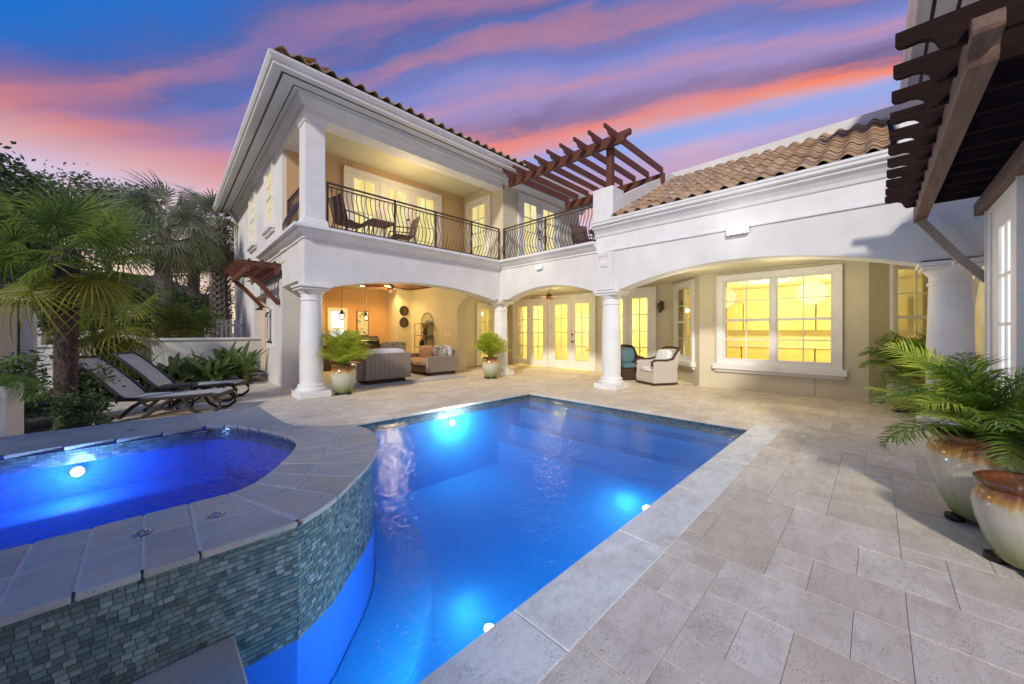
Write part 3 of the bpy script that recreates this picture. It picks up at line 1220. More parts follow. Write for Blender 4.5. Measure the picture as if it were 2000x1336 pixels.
# balcony and terrace floors
MB().box(2.31, YA + .01, 3.363, XB + .02, 10.42, 3.60).build('balcony_floor', M['trim'], house)
MB().box(XB + .01, 4.88, 3.363, 12, YA - .005, 3.60).build('terrace_floor', M['trim'], house)
# upper walls
MB().box(2.45, 10.42, 3.60, 8.0, 10.62, 6.3).build('wall', M['tan'], house)
MB().box(8.0, YA, 3.60, 8.2, 10.62, 6.3).build('wall', M['cream'], house)
MB().box(8.2, YA + .002, 3.60, 12.2, YA + .2, 6.3).build('wall', M['cream'], house)
MB().box(12.0, 4.4, 3.60, 12.2, YA, 4.5).build('wall', M['white'], house)
# balcony beam, ceiling, soffit
MB().box(2.3, YA, 5.95, 8.05, YA + .42, 6.28).build('beam', M['trim'], house)
MB(FE).box(.425, -.42, 5.95, 2.06, 0, 6.28).build('beam', M['trim'], house)
MB().box(2.72, YA + .425, 6.20, 7.995, 10.415, 6.27).build('balcony_ceiling', M['ceil'], house)
ov = .68
sof = MB()
eL = 10.6
c0 = FE(-ov, ov, 0)
p_in0, p_in1 = FE(0, 0, 0), FE(eL, 0, 0)
q0 = (2.3 - ov, YA - ov)
q1 = FE(eL, ov, 0)
sof.prism([(12.4, YA - ov), q0, (q1[0], q1[1]), (p_in1[0] + .3, p_in1[1]), (2.62, YA + .3), (12.4, YA + .3)][::-1], 6.285, 6.32)
sof.build('soffit', M['soffit'], house)
# stepped soffit boards (dark joints)
for d0, d1, zz in ((.27, .31, 6.279), (.53, .57, 6.281)):
    pa = [(12.4, YA - d0), (2.3 - d0, YA - d0), FE(eL, d0, 0)[:2]]
    MB().sweep(pa[::-1], [(-.0, zz + .01), (-.0, zz - .0), (-.02 if d0 < .5 else -.04, zz), (-.02 if d0 < .5 else -.04, zz + .01)]).build('soffit_groove', M['black'], house)
MB().sweep([(12.4, YA), (2.3, YA), FE(eL, 0, 0)[:2]][::-1], [(-.004, 6.10), (.06, 6.12), (.09, 6.2), (.15, 6.24), (.16, 6.283), (-.004, 6.283)]).build('frieze_mould', M['trim'], house)
fp = [(12.4, YA - ov), q0, q1[:2]]
MB().sweep(fp[::-1], [(-.02, 6.27), (.02, 6.27), (.02, 6.33), (.055, 6.34), (.095, 6.40), (.105, 6.44), (-.02, 6.44)]).build('fascia', M['trim'], house)

# porch and living porch shell
MB().box(2.35, YA + .445, 3.10, 8.17, 15.2, 3.16).build('porch_ceiling', M['ceil'], house)
MB().box(8.172, YA + .1, 2.86, 11.3, 11.6, 2.92).build('porch_ceiling', M['ceil'], house)
MB().box(XB + .445, -1.3, 2.86, 11.3, YA + .095, 2.93).build('porch_ceiling', M['ceil'], house)
MB().box(7.75, 10.5, 0, 8.17, 14.0, 3.10).build('wall', M['cream'], house)
FC = lambda s, d, z: (7.75 + -d, s, z)
arch_wall(FC, 8.85, 10.5, 2.25, 2.62, 3.10, .42, M['cream'])
MB().box(7.11, 13.7, 0, 7.748, 14.6, 3.098).build('wall', M['cream'], house)
MB().box(2.5, 14.6, 0, 8.2, 14.8, 3.098).build('wall', M['peach'], house)
MB().box(2.78, 11.0, 0, 2.95, 14.6, 3.098).build('wall', M['peach'], house)
def wall_holes(F, s0, s1, z1, th, mat, holes):
    """wall with rectangular openings (s0, s1, z0, z1), openings sorted along s"""
    m = MB(F)
    x = s0
    for (a, b, c, d) in holes:
        m.box(x, -th, 0, a, 0, z1)
        m.box(a, -th, d, b, 0, z1)
        if c > .03:
            m.box(a, -th, 0, b, 0, c)
        x = b
    m.box(x, -th, 0, s1, 0, z1)
    return m.build('wall', mat, house)


wall_holes(FD, 4.2, 11.6, 2.858, .2, M['cream'], [(4.95, 6.55, .02, 2.62), (7.09, 8.87, .02, 2.6), (9.20, 10.86, .02, 2.58)])
MB().box(8.172, 11.4, 0, 11.098, 11.6, 2.858).build('wall', M['cream'], house)
wall_holes(FBAY, .10, 3.22, 2.858, .2, M['cream'], [(.66, 2.63, .74, 2.62)])
wall_holes(FL, 0, 1.5, 2.858, .2, M['cream'], [(.40, 1.22, .72, 2.63)])
wall_holes(FR_, 0, 1.5, 2.858, .2, M['cream'], [(.53, 1.29, .72, 2.66)])
# room behind the bay and the porch doors
MB().box(14.6, -3.0, -.02, 14.8, 11.6, 2.858).build('room_wall', M['room'], house)
MB().box(11.31, 11.4, -.02, 14.59, 11.6, 2.858).build('room_wall', M['room'], house)
MB().box(11.31, -3.0, -.02, 14.59, -2.8, 2.858).build('room_wall', M['room'], house)
MB().box(13.1, 4.3, -.02, 14.59, 4.45, 2.858).build('room_wall', M['room'], house)
MB().box(11.305, -2.99, 2.862, 14.8, 11.6, 2.94).build('room_ceiling', M['roomceil'], house)
MB().box(10.27, -2.99, -.02, 14.59, 11.39, .012).build('room_floor', M['cabinet'], house)
for y in (-.6, .35, 1.3, 2.25, 3.2):
    MB().box(14.25, y, 1.45, 14.595, y + .92, 2.35).build('wall_cabinet', M['cabinet'], house, bevel=.01)
    MB().box(14.0, y, .02, 14.595, y + .92, .90).build('base_cabinet', M['cabinet'], house, bevel=.01)
MB().box(13.96, -.65, .902, 14.594, 4.2, .95).build('worktop', M['trim'], house)
for y, w in ((5.2, .9), (7.2, 1.1), (9.4, .9)):
    MB().box(14.56, y, .012, 14.598, y + w, 2.2).build('room_door', M['trim'], house, bevel=.01)
MB().box(12.6, 6.4, .6, 13.5, 8.4, .72).build('dining_table', M['cabinet'], house)
MB().box(11.1, -1.3, 0, 11.3, -.9, 2.858).build('wall', M['cream'], house)
MB().box(XB + .45, -1.45, 0, 11.1, -1.25, 2.858).build('wall', M['white'], house)
# tongue-and-groove wood ceiling, each plank a part
for k in range(26):
    y = 9.0 + k * .145
    MB().box(3.1, y + .003, 3.062, 7.3, y + .142, 3.098).build('ceiling_plank', M['ceilwood'], house)
for a in ((2.98, 8.88, 3.10, 12.9), (7.3, 8.88, 7.42, 12.9), (3.102, 8.88, 7.298, 8.998), (3.102, 12.78, 7.298, 12.9)):
    MB().box(a[0], a[1], 3.03, a[2], a[3], 3.097).build('ceiling_trim', M['redx'], house)


# --- columns
def column(x, y, ped=0):
    c = MB()
    pr = [(.225, .30), (.232, .6), (.228, 1.1), (.205, 2.02), (.20, 2.06), (.222, 2.065), (.222, 2.10), (.205, 2.11), (.205, 2.20), (.23, 2.215), (.235, 2.24), (.26, 2.27), (.275, 2.285)]
    c.lathe(pr, 32, (x, y, 0))
    c.build('column', M['trim'], house, smooth=True)
    b = MB()
    b.box(x - .31, y - .31, .002, x + .31, y + .31, .14)
    b.build('column_base', M['trim'], house, bevel=.01)
    r_ = MB().lathe([(.295, .141), (.305, .165), (.295, .20), (.27, .21), (.262, .235), (.27, .255), (.262, .275), (.235, .299)], 32, (x, y, 0))
    r_.build('column_torus', M['trim'], house, smooth=True)
    a = MB().box(x - .285, y - .285, 2.286, x + .285, y + .285, 2.335).box(x - .32, y - .32, 2.337, x + .32, y + .32, 2.39)
    a.build('capital', M['trim'], house, bevel=.012)


for x, y in ((2.50, 8.63), (8.10, 8.62), (8.10, 4.63), (8.10, -.745)):
    column(x, y)

# balcony corner post
MB().box(2.31, YA + .01, 3.62, 2.71, YA + .41, 5.948).build('post', M['trim'], house, bevel=.008)
MB().sweep([(2.31, YA + .01), (2.71, YA + .01), (2.71, YA + .41), (2.31, YA + .41)], [(0, 3.62), (.06, 3.62), (.06, 3.66), (.045, 3.68), (.045, 3.74), (.02, 3.80), (0, 3.80)], True).build('post_base', M['trim'], house)
MB().sweep([(2.31, YA + .01), (2.71, YA + .01), (2.71, YA + .41), (2.31, YA + .41)], [(0, 5.80), (.02, 5.80), (.02, 5.85), (.05, 5.90), (.06, 5.946), (0, 5.946)], True).build('post_capital', M['trim'], house)
# corner pilaster and scroll bracket between the arches of the right wing
MB(FB).box(4.42, .003, 2.41, 4.86, .05, 3.33).build('pilaster', M['white'], house, bevel=.01)
br = MB(lambda a, z, s: (XB - .05 - a, s, z))
pr = [(0, 3.33), (.10, 3.33), (.11, 3.28), (.09, 3.22), (.07, 3.20), (.05, 3.12), (.05, 3.05), (.03, 2.98), (0, 2.95)]
br.extr(pr, lambda a, z: (a, z, 4.55), lambda a, z: (a, z, 4.75))
br.build('bracket', M['trim'], house, bevel=.006)
# parapets at roof terrace
MB().box(7.70, 4.36, 4.075, 8.22, 4.90, 4.84).build('parapet', M['trim'], house, bevel=.01)
pp = MB()
pp.extr([(8.222, 4.0), (11.7, 4.0), (11.7, 6.24), (11.2, 6.20), (8.222, 4.74)], lambda a, z: (a, 4.40, z), lambda a, z: (a, 4.62, z))
pp.build('parapet', M['white'], house)
MB().box(7.62, -.52, 4.075, 8.0, -.22, 4.42).build('parapet', M['trim'], house, bevel=.02)
pp = MB()
pp.extr([(8.0, 4.0), (11.7, 4.0), (11.7, 6.22), (8.0, 4.42)], lambda a, z: (a, -.5, z), lambda a, z: (a, -.24, z))
pp.build('parapet', M['white'], house)
MB().box(11.702, -1.5, 3.0, 11.95, 4.62, 6.42).build('parapet', M['white'], house)

# ------------------------------------------------------------------ roof tiles
def tile_mesh():
    m = MB()
    W_, L_, t_ = .285, .42, .016
    sec = []
    for k in range(9):
        u = k / 8
        if u < .62:
            a = math.pi * u / .62
            sec.append((u * W_, .068 * math.sin(a)))
        else:
            a = math.pi * (u - .62) / .38
            sec.append((u * W_, -.018 * math.sin(a)))
    n_ = len(sec)
    vs = []
    for y, lift in ((0, .030), (L_, .0)):
        vs += [(x - W_ / 2, y, z + lift) for x, z in sec]
        vs += [(x - W_ / 2, y, z + lift - t_) for x, z in sec]
    fs = []
    for k in range(n_ - 1):
        fs += [(k, k + 1, 2 * n_ + k + 1, 2 * n_ + k), (n_ + k, 3 * n_ + k, 3 * n_ + k + 1, n_ + k + 1), (k, n_ + k, n_ + k + 1, k + 1)]
    m.add(vs, fs)
    return m


TM_ = tile_mesh()
TME = TM_.mesh('roof_tile', M['tile'], smooth=True)


def put_tile(parent, pos, up, across, stuff=None):
    up = Vector(up).normalized()
    ac = Vector(across).normalized()
    nz_ = ac.cross(up)
    j = random.uniform(-.006, .006)
    mat = Matrix((ac, up, nz_)).transposed()
    if stuff is None:
        link('roof_tile', TME, parent, Vector(pos) + nz_ * j, mat.to_euler())
    else:
        stuff.add([mat @ Vector(p) + Vector(pos) + nz_ * j for p in TM_.v], TM_.f)


SL = .53
roofb = MB()
roofb.extr([(7.78, 4.06), (11.7, 4.06 + SL * 3.92), (11.7, 3.9), (7.78, 4.0)], lambda a, z: (a, -.23, z), lambda a, z: (a, 4.40, z))
roofB = roofb.build('roof', M['mortar'], house)
ex = .345
ncol, nrow = 16, 13
up = Vector((1, 0, SL)).normalized()
for r_ in range(nrow):
    for c_ in range(ncol):
        y = 4.26 - c_ * .285
        p = Vector((7.70, y, 4.075)) + up * (ex * r_)
        put_tile(roofB, p, up, (0, -1, 0))

SA = .42
ra = MB()
zE = 6.45
A0, A1 = (1.62, 7.72), (12.6, 7.72)
q2 = FE(eL + .1, ov, 0)
run = 5.0
ridge0 = (1.62 + run, 7.72 + run, zE + SA * run)
vs = [(A0[0], A0[1], zE), (A1[0], A1[1], zE), (A1[0], 7.72 + run, zE + SA * run), ridge0, (q2[0], q2[1], zE), (ridge0[0] + .16, q2[1], zE + SA * run)]
ra.add(vs, [(0, 1, 2, 3), (0, 3, 5, 4)])
ra.add([(A1[0], 7.72 + run, zE + SA * run), (ridge0), (ridge0[0], 19, 6.5), (A1[0], 17.5, 6.5)], [(0, 1, 2, 3)])
roofA = ra.build('roof', M['mortar'], house, recalc=False)
stf = MB()
upA = Vector((0, 1, SA)).normalized()
upE = Vector((1, -EX, SA)).normalized()
for r_ in range(14):
    for c_ in range(39):
        x = 1.78 + c_ * .285
        p = Vector((x, 7.60, zE + .02)) + upA * (ex * r_)
        if x - 1.62 > (p.y - 7.72) - .2:
            put_tile(roofA, p, upA, (1, 0, 0), None if r_ == 0 else stf)
for r_ in range(14):
    for c_ in range(40):
        t_ = -.50 + c_ * .285
        b_ = FE(t_, ov - .02, zE)
        p = Vector(b_) + upE * (ex * r_)
        if (t_ + ov) > ex * r_ * .92 - .2 and t_ < eL:
            put_tile(roofA, p, upE, (-EX, -EY, 0), None if r_ == 0 else stf)
o = stf.build('roof_tile', M['tile'], roofA, smooth=True)
o['kind'] = 'stuff'
# hip caps
for k in range(13):
    p = Vector((1.72 + .33 * k, 7.79 + .33 * k, zE + .04 + SA * .33 * k))
    d_ = Vector((1, 1, SA)).normalized()
    ac = Vector((1, -1, 0)).normalized()
    nz_ = ac.cross(d_)
    q = MB()
    vs = []
    for y, lift, rr in ((0, .03, .11), (.44, 0, .095)):
        for a in range(7):
            w = math.pi * a / 6
            vs.append(p + d_ * y + ac * (math.cos(w) * rr) + nz_ * (math.sin(w) * rr + lift))
    q.add(vs, [(a, a + 1, 8 + a, 7 + a) for a in range(6)] + [tuple(range(7))])
    q.build('hip_tile', M['tile'], roofA, smooth=True)


# ------------------------------------------------------------------ glazed openings
def glazed(name, F, s0, s1, z0, z1, cw=.12, leaves=1, nx=2, rows=4, stile=.11, botrail=.25, sill=False, hung=False, pane='pane', handle=None, parent=None, post=.05, split=None, toprail=.11, proud=.055):
    parent = parent or house
    f = MB(F)
    f.box(s0, 0, z0, s0 + cw, proud, z1 - cw - .001)
    f.box(s1 - cw, 0, z0, s1, proud, z1 - cw - .001)
    f.box(s0, 0, z1 - cw, s1, proud, z1)
    # back band
    f.box(s0 - .018, 0, z0, s0 - .001, proud + .018, z1 + .018)
    f.box(s1 + .001, 0, z0, s1 + .018, proud + .018, z1 + .018)
    f.box(s0, 0, z1 + .001, s1, proud + .018, z1 + .018)
    root = f.build(name, M['trim'], parent, bevel=.004)
    a0, a1 = s0 + cw + .003, s1 - cw - .003
    zt_ = z1 - cw - .003
    zb0 = z0 + (.10 if (hung or sill) else .015)
    lw_ = (a1 - a0 - post * (leaves - 1)) / leaves
    for k in range(leaves):
        b0 = a0 + k * (lw_ + post)
        b1 = b0 + lw_
        lf = MB(F)
        dd = .034
        g0, g1, h0, h1 = b0 + stile, b1 - stile, zb0 + botrail, zt_ - toprail
        lf.box(b0, .002, zb0, g0, dd, zt_)
        lf.box(g1, .002, zb0, b1, dd, zt_)
        lf.box(g0 + .0005, .002, zb0, g1 - .0005, dd, h0)
        lf.box(g0 + .0005, .002, h1, g1 - .0005, dd, zt_)
        mt = .034 if not (hung or sill) else .024
        for c_ in range(1, nx):
            x_ = g0 + (g1 - g0) * c_ / nx
            lf.box(x_ - mt / 2, .004, h0 + .0005, x_ + mt / 2, dd - .006, h1 - .0005)
        zr = [h0 + (h1 - h0) * r_ / rows for r_ in range(1, rows)]
        for i, z_ in enumerate(zr):
            big = hung and i == rows // 2 - 1
            w2 = .03 if big else mt / 2
            lf.box(g0 + .001, .003, z_ - w2, g1 - .001, dd + (.012 if big else -.009), z_ + w2)
        lf.build('sash' if (hung or sill) else 'door_leaf', M['trim'], root, bevel=.003)
        for c_ in range(nx):
            for r_ in range(rows):
                x0_, x1_ = g0 + (g1 - g0) * c_ / nx, g0 + (g1 - g0) * (c_ + 1) / nx
                y0_, y1_ = h0 + (h1 - h0) * r_ / rows, h0 + (h1 - h0) * (r_ + 1) / rows
                MB(F).add([(x0_, .011, y0_), (x1_, .011, y0_), (x1_, .011, y1_), (x0_, .011, y1_), (x0_, .004, y0_), (x1_, .004, y0_), (x1_, .004, y1_), (x0_, .004, y1_)],
                          [(0, 1, 2, 3), (7, 6, 5, 4), (0, 4, 5, 1), (1, 5, 6, 2), (2, 6, 7, 3), (3, 7, 4, 0)]).build('pane', M[pane], root)
        if k < leaves - 1 and post > .01:
            MB(F).box(b1 + .001, .002, zb0, b1 + post - .001, proud - .004, zt_).build('mullion', M['trim'], root, bevel=.003)
    if sill:
        MB(F).box(s0 - .09, 0, z0 - .13, s1 + .09, .13, z0 - .002).box(s0 - .05, 0, z0 - .20, s1 + .05, .07, z0 - .132).build('sill', M['trim'], root, bevel=.01)
        if zb0 > z0:
            MB(F).box(s0 + cw + .003, .002, z0, s1 - cw - .003, .045, zb0 - .002).build('stool', M['trim'], root)
    if handle is not None:
        for z_ in (1.02, 1.28):
            hb = MB(lambda r_, q, h: F(handle + r_, .034 + h, z0 + z_ + q))
            hb.lathe([(.03, 0), (.03, .01), (.012, .015), (.012, .04), (.028, .05), (.03, .065), (.02, .08), (.001, .082)], 12)
            hb.build('handle', M['knob'], root, smooth=True)
    return root


# balcony triple doors, end door, terrace doors
FBK = lambda s, d, z: (s, 10.42 - d, z)
glazed('french_door', FBK, 3.83, 6.98, 3.62, 5.98, .13, 3, 2, 4, .14, .22, handle=5.75, post=.10)
FEN = lambda s, d, z: (8.0 - d, s, z)
glazed('glazed_door', FEN, 8.98, 10.22, 3.62, 5.92, .11, 1, 2, 4, .18, .22)
FTR = lambda s, d, z: (s, YA - d, z)
glazed('french_door', FTR, 8.68, 10.84, 3.62, 5.98, .11, 2, 2, 4, .16, .22, handle=9.72)
# porch doors
glazed('french_door', FD, 9.08, 10.98, .02, 2.72, .11, 2, 2, 4, .15, .24, toprail=.17, pane='glass')
glazed('french_door', FD, 6.94, 9.02, .02, 2.76, .13, 2, 2, 4, .15, .30, handle=7.90, toprail=.20, pane='glass')
glazed('french_door', FD, 4.80, 6.70, .02, 2.78, .13, 2, 2, 4, .14, .34, toprail=.18, pane='glass')
FS = lambda s, d, z: (s, 11.4 - d, z)
glazed('glazed_door', FS, 9.36, 10.26, .02, 2.55, .12, 1, 2, 4, .12, .26, pane='panegold')
# bay windows
glazed('double_hung_window', FBAY, .50, 2.79, .62, 2.77, .13, 2, 2, 4, .035, .04, True, True, post=.10, toprail=.04, pane='glass')
glazed('double_hung_window', FL, .26, 1.36, .60, 2.77, .12, 1, 2, 4, .04, .05, True, True, toprail=.05, pane='glass')
glazed('double_hung_window', FR_, .42, 1.40, .60, 2.77, .09, 1, 2, 4, .03, .05, True, True, pane='glass', toprail=.05)
# end face upper windows
for t0, t1 in ((3.0, 4.05), (5.75, 6.85)):
    glazed('double_hung_window', FE, t0, t1, 4.30, 5.98, .12, 1, 2, 4, .04, .05, True, True, toprail=.05)
# back window of the living porch
FLB = lambda s, d, z: (s, 14.6 - d, z)
glazed('window', FLB, 4.78, 5.48, 1.06, 2.30, .08, 1, 2, 3, .03, .04, False, True, pane='panew', toprail=.03)
# stucco control joints
for F, s_, z0_, z1_ in ((FBAY, .92, .02, .40), (FBK, 4.05, 6.0, 6.19), (FBK, 3.95, 6.0, 6.19)):
    MB(F).box(s_, 0, z0_, s_ + .008, .003, z1_).build('control_joint', M['mortar'], house)

# ------------------------------------------------------------------ right wing
wing = thing('house_wing', 'grey white two-storey wing at the right edge with a tall glazed door', 'house', (9.0, -2.5, 0))
MB().box(3.1, -1.6, 0, XB - .003, -1.03, 3.9).build('wall', M['white'], wing)
MB().box(8.6, -1.9, 3.0, 15, -1.5, 7.4).build('wall', M['white'], wing)
MB().box(7.75, -2.0, 6.95, 15.5, -.52, 7.0).build('soffit', M['soffit'], wing)
MB().sweep([(7.75, -.52), (15.5, -.52)], [(-.0, 6.93), (-.03, 6.93), (-.03, 7.08), (-.10, 7.14), (-.12, 7.22), (0, 7.22)]).build('fascia', M['trim'], wing)
for d_ in (-.72, -1.02):
    MB().box(7.76, d_, 6.945, 15.5, d_ + .05, 6.949).build('soffit_groove', M['black'], wing)
MB().sweep([(8.6, -1.5), (15, -1.5)], [(0, 6.7), (-.06, 6.72), (-.1, 6.85), (-.2, 6.9), (-.2, 6.945), (0, 6.945)]).build('frieze_mould', M['trim'], wing)
rw = MB()
rw.add([(7.7, -.42, 7.22), (15.5, -.42, 7.22), (15.5, -5, 9.2), (10.5, -4, 8.7), (7.7, -5, 7.25)], [(0, 1, 2, 3), (0, 3, 4)])
rw.build('roof', M['tile'], wing, recalc=False)
glazed('glazed_door', FW, 5.95, 7.38, .02, 2.98, .14, 1, 2, 4, .30, .35, pane='panew', parent=wing, toprail=.25)
# arched niche moulding on the recessed wall behind the end column
nm = MB()
pth = [(10.5, -1.225, .03), (10.5, -1.225, 1.65)] + [(9.7 + .8 * math.cos(w), -1.225, 1.65 + .72 * math.sin(w)) for w in [math.pi * k / 14 for k in range(1, 14)]] + [(8.9, -1.225, 1.65), (8.9, -1.225, .03)]
nm.flat(pth, .10, .05)
nm.build('niche_moulding', M['trim'], house)

# ================================================================== railings
def bal_curve():
    return [(0, 0, .09), (.03, 0, .12), (.09, 0, .20), (.135, 0, .31), (.135, 0, .41), (.08, 0, .57), (.015, 0, .71), (-.022, 0, .81), (-.012, 0, .90), (0, 0, .955)]


BAL = MB().tube([(a, b, c) for a, b, c in bal_curve()], .0105, 5).mesh('baluster', M['iron'], smooth=True)


def railing(label, p0, p1, outward, posts, step=.108, z=3.62):
    p0, p1 = Vector((*p0, z)), Vector((*p1, z))
    d = p1 - p0
    L = d.length
    a = math.atan2(d.y, d.x)
    t = local('balcony_railing', label, 'railing', p0, a, 'iron belly railings along the balcony edge')
    side = 1 if outward == 'left' else -1
    MB().box(0, -.025, 1.03, L, .025, 1.065).build('handrail', M['iron'], t, bevel=.006)
    MB().box(0, -.012, .955, L, .012, .978).build('upper_rail', M['iron'], t)
    MB().box(0, -.012, .075, L, .012, .098).build('lower_rail', M['iron'], t)
    for s in posts:
        MB().box(s * L - .02, -.02, 0, s * L + .02, .02, 1.029).build('post', M['iron'], t)
    n = int(L / step)
    for k in range(1, n):
        s = L * k / n
        if min(abs(s - q * L) for q in posts) < .03:
            continue
        link('baluster', BAL, t, (s, 0, 0), (0, 0, side * R(90)))
    return t


railing('long belly iron railing across the front of the upper balcony', (2.76, YA + .10), (7.93, YA + .10), 'right', (0.004, .31, .54, .78, .996))
railing('belly iron railing on the roof terrace below the open pergola', (8.02, YA + .02), (8.02, 4.93), 'right', (.01, .5, .99), .104)
e0, e1 = FE(.46, -.12, 0), FE(2.04, -.12, 0)
railing('short belly iron railing at the left end of the balcony', (e0[0], e0[1]), (e1[0], e1[1]), 'left', (.02, .98))

# ================================================================== pergolas
def rafter_poly(L, h, tail=.22, both=False):
    q = [(0, h), (0, h * .66), (.012, h * .54), (.035, h * .50), (.085, h * .52), (.115, h * .47), (.135, h * .36), (.145, h * .18), (.165, 0)]
    q = [(a * tail / .165, b) for a, b in q]
    if both:
        return q + [(L - a, b) for a, b in q[::-1]]
    return q + [(L, 0), (L, h)]


pg = thing('pergola', 'open red cedar pergola over the roof terrace, seen against the sky', 'pergola', (9.0, 6.2, 3.62))
zr = 6.02
for k, y in enumerate((4.37, 4.79, 5.21, 5.63, 6.06, 6.48, 6.88, 7.30, 7.70)):
    m = MB()
    P = rafter_poly(3.2, .175, .20)
    m.extr(P, lambda a, z, y=y: (7.33 + a, y - .022, zr + z - .05), lambda a, z, y=y: (7.33 + a, y + .022, zr + z - .05))
    m.build('rafter', M['redx'], pg)
m = MB()
P = rafter_poly(4.75, .24, .20)
P2 = [(a, z) for a, z in rafter_poly(4.0, .24, .16)]
m.extr([(a, z) for a, z in P2], lambda a, z: (7.86, 4.02 + a, 5.87 + z), lambda a, z: (7.96, 4.02 + a, 5.87 + z))
m.build('beam', M['red'], pg)
MB().box(10.46, 4.3, 5.72, 10.54, 7.8, 5.968).build('ledger', M['red'], pg)
MB().box(7.99, 4.56, 4.85, 8.14, 4.71, 5.965).build('post', M['redz'], pg, bevel=.008)
MB().box(7.95, 4.52, 4.843, 8.18, 4.75, 4.93).build('post_base', M['redz'], pg, bevel=.006)
MB().box(10.44, 4.45, 4.2, 10.56, 4.57, 5.718).build('post', M['redz'], pg)

pd = thing('pergola', 'dark brown slatted pergola fixed to the wall above the glazed door at the right edge', 'pergola', (5.6, -.6, 2.9))
for k in range(11):
    x = 3.32 + k * .388
    m = MB()
    P = rafter_poly(.95, .20, .20)
    m.extr(P, lambda a, z, x=x: (x - .02, -.085 - a, 3.06 + z), lambda a, z, x=x: (x + .02, -.085 - a, 3.06 + z))
    m.build('rafter', M['darkwood'], pd)
bp = rafter_poly(4.45, .20, .16)
m = MB()
m.extr(bp, lambda a, z: (3.22 + a, -.372, 2.93 + z), lambda a, z: (3.22 + a, -.490, 2.93 + z))
m.build('beam', M['beamwood'], pd, bevel=.006)
MB().box(3.2, -1.027, 2.90, 7.62, -.90, 3.058).build('ledger', M['beamwood'], pd, bevel=.006)
m = MB()
m.flat([(7.50, -1.0, 2.05), (7.50, -.78, 2.35), (7.50, -.43, 2.925)], .07, .09)
m.build('brace', M['wickergrey'], pd)
m = MB()
sc = [(7.50, -.80 + .09 * math.exp(-w / 5) * math.cos(w), 2.28 + .09 * math.exp(-w / 5) * math.sin(w)) for w in [k * .45 for k in range(24)]]
m.tube(sc, .012, 6)
m.build('scroll', M['trim'], pd, smooth=True)

sp_ = thing('pergola', 'small red wooden pergola bracketed to the end wall over the outdoor shower', 'pergola', (1.8, 11.7, 2.6))
F0 = FE
for k in range(7):
    t0 = 2.15 + k * .40
    m = MB()
    P = rafter_poly(1.0, .13, .12)
    m.extr(P, lambda a, z, t0=t0: F0(t0, .92 - a, 2.98 + z), lambda a, z, t0=t0: F0(t0 + .04, .92 - a, 2.98 + z))
    m.build('rafter', M['redx'], sp_)
for d_ in (.66, .06):
    m = MB(FE)
    m.box(2.02, d_, 2.82, 4.75, d_ + .09, 2.978)
    m.build('beam', M['red'], sp_, bevel=.006)
for k in range(3):
    MB(FE).box(2.1, .12 + k * .26, 3.112, 4.7, .155 + k * .26, 3.15).build('batten', M['red'], sp_)
for t0 in (2.30, 4.45):
    m = MB(FE)
    pts = [(t0, .02, 2.10), (t0, .22, 2.34), (t0, .46, 2.62), (t0, .68, 2.815)]
    m2 = MB()
    m2.flat([FE(*p) for p in pts], .09, .10)
    m2.build('brace', M['redz'], sp_)

# shower fittings on the pier below
shw = thing('outdoor_shower', 'black outdoor shower fittings and panel on the pale pier under the small pergola', 'shower', FE(3.3, .05, 1.0))
m = MB(FE)
m.box(3.0, .002, .95, 3.9, .02, 2.10)
m.build('panel', M['trim'], shw)
m = MB()
m.tube([FE(3.25, .05, 1.1), FE(3.25, .05, 2.0), FE(3.25, .10, 2.06), FE(3.25, .24, 2.08), FE(3.25, .30, 2.04)], .013, 6)
m.build('riser_pipe', M['black'], shw, smooth=True)
c_ = FE(3.25, .30, 1.98)
MB().lathe([(.02, .06), (.09, .02), (.09, 0), (.001, 0)][::-1], 14, c_).build('shower_head', M['knob'], shw, smooth=True)
m = MB()
m.tube([FE(3.55, .05, 1.95), FE(3.56, .06, 1.6), FE(3.5, .07, 1.25), FE(3.4, .06, 1.15), FE(3.28, .05, 1.2)], .009, 6)
m.build('hose', M['black'], shw, smooth=True)
m = MB()
m.tube([FE(3.15, .04, 1.12), FE(3.5, .04, 1.12)], .02, 8).tube([FE(3.2, .03, 1.12), FE(3.2, .10, 1.12)], .025, 8).tube([FE(3.45, .03, 1.12), FE(3.45, .10, 1.12)], .025, 8).tube([FE(3.55, .03, 1.95), FE(3.55, .09, 1.90), FE(3.55, .10, 1.80)], .02, 8)
m.build('mixer_tap', M['knob'], shw, smooth=True)
# downspout and wall spot on the end face
dsp = MB()
dsp.tube([FE(10.2, .3, 6.27), FE(10.2, .08, 6.0), FE(10.2, .06, 3.0), FE(10.1, .06, 2.4), FE(9.9, .06, 2.1), FE(9.9, .06, .05)], .05, 8)
dsp.build('downspout', M['trim'], house, smooth=True)

# ================================================================== lamps
def spot(loc, target, power, size=.1, col=(1, 1, 1), angle=120, name='lamp'):
    l = bpy.data.lights.new(name, 'SPOT')
    l.energy = power
    l.color = col
    l.spot_size = R(angle)
    l.spot_blend = .8
    l.shadow_soft_size = size
    o = bpy.data.objects.new(name, l)
    COL.objects.link(o)
    o.location = loc
    o.rotation_euler = (Vector(target) - Vector(loc)).to_track_quat('-Z', 'Y').to_euler()
    return o


def point(loc, power, size=.1, col=(1, .7, .35), name='lamp'):
    l = bpy.data.lights.new(name, 'POINT')
    l.energy = power
    l.color = col
    l.shadow_soft_size = size
    o = bpy.data.objects.new(name, l)
    COL.objects.link(o)
    o.location = loc
    return o


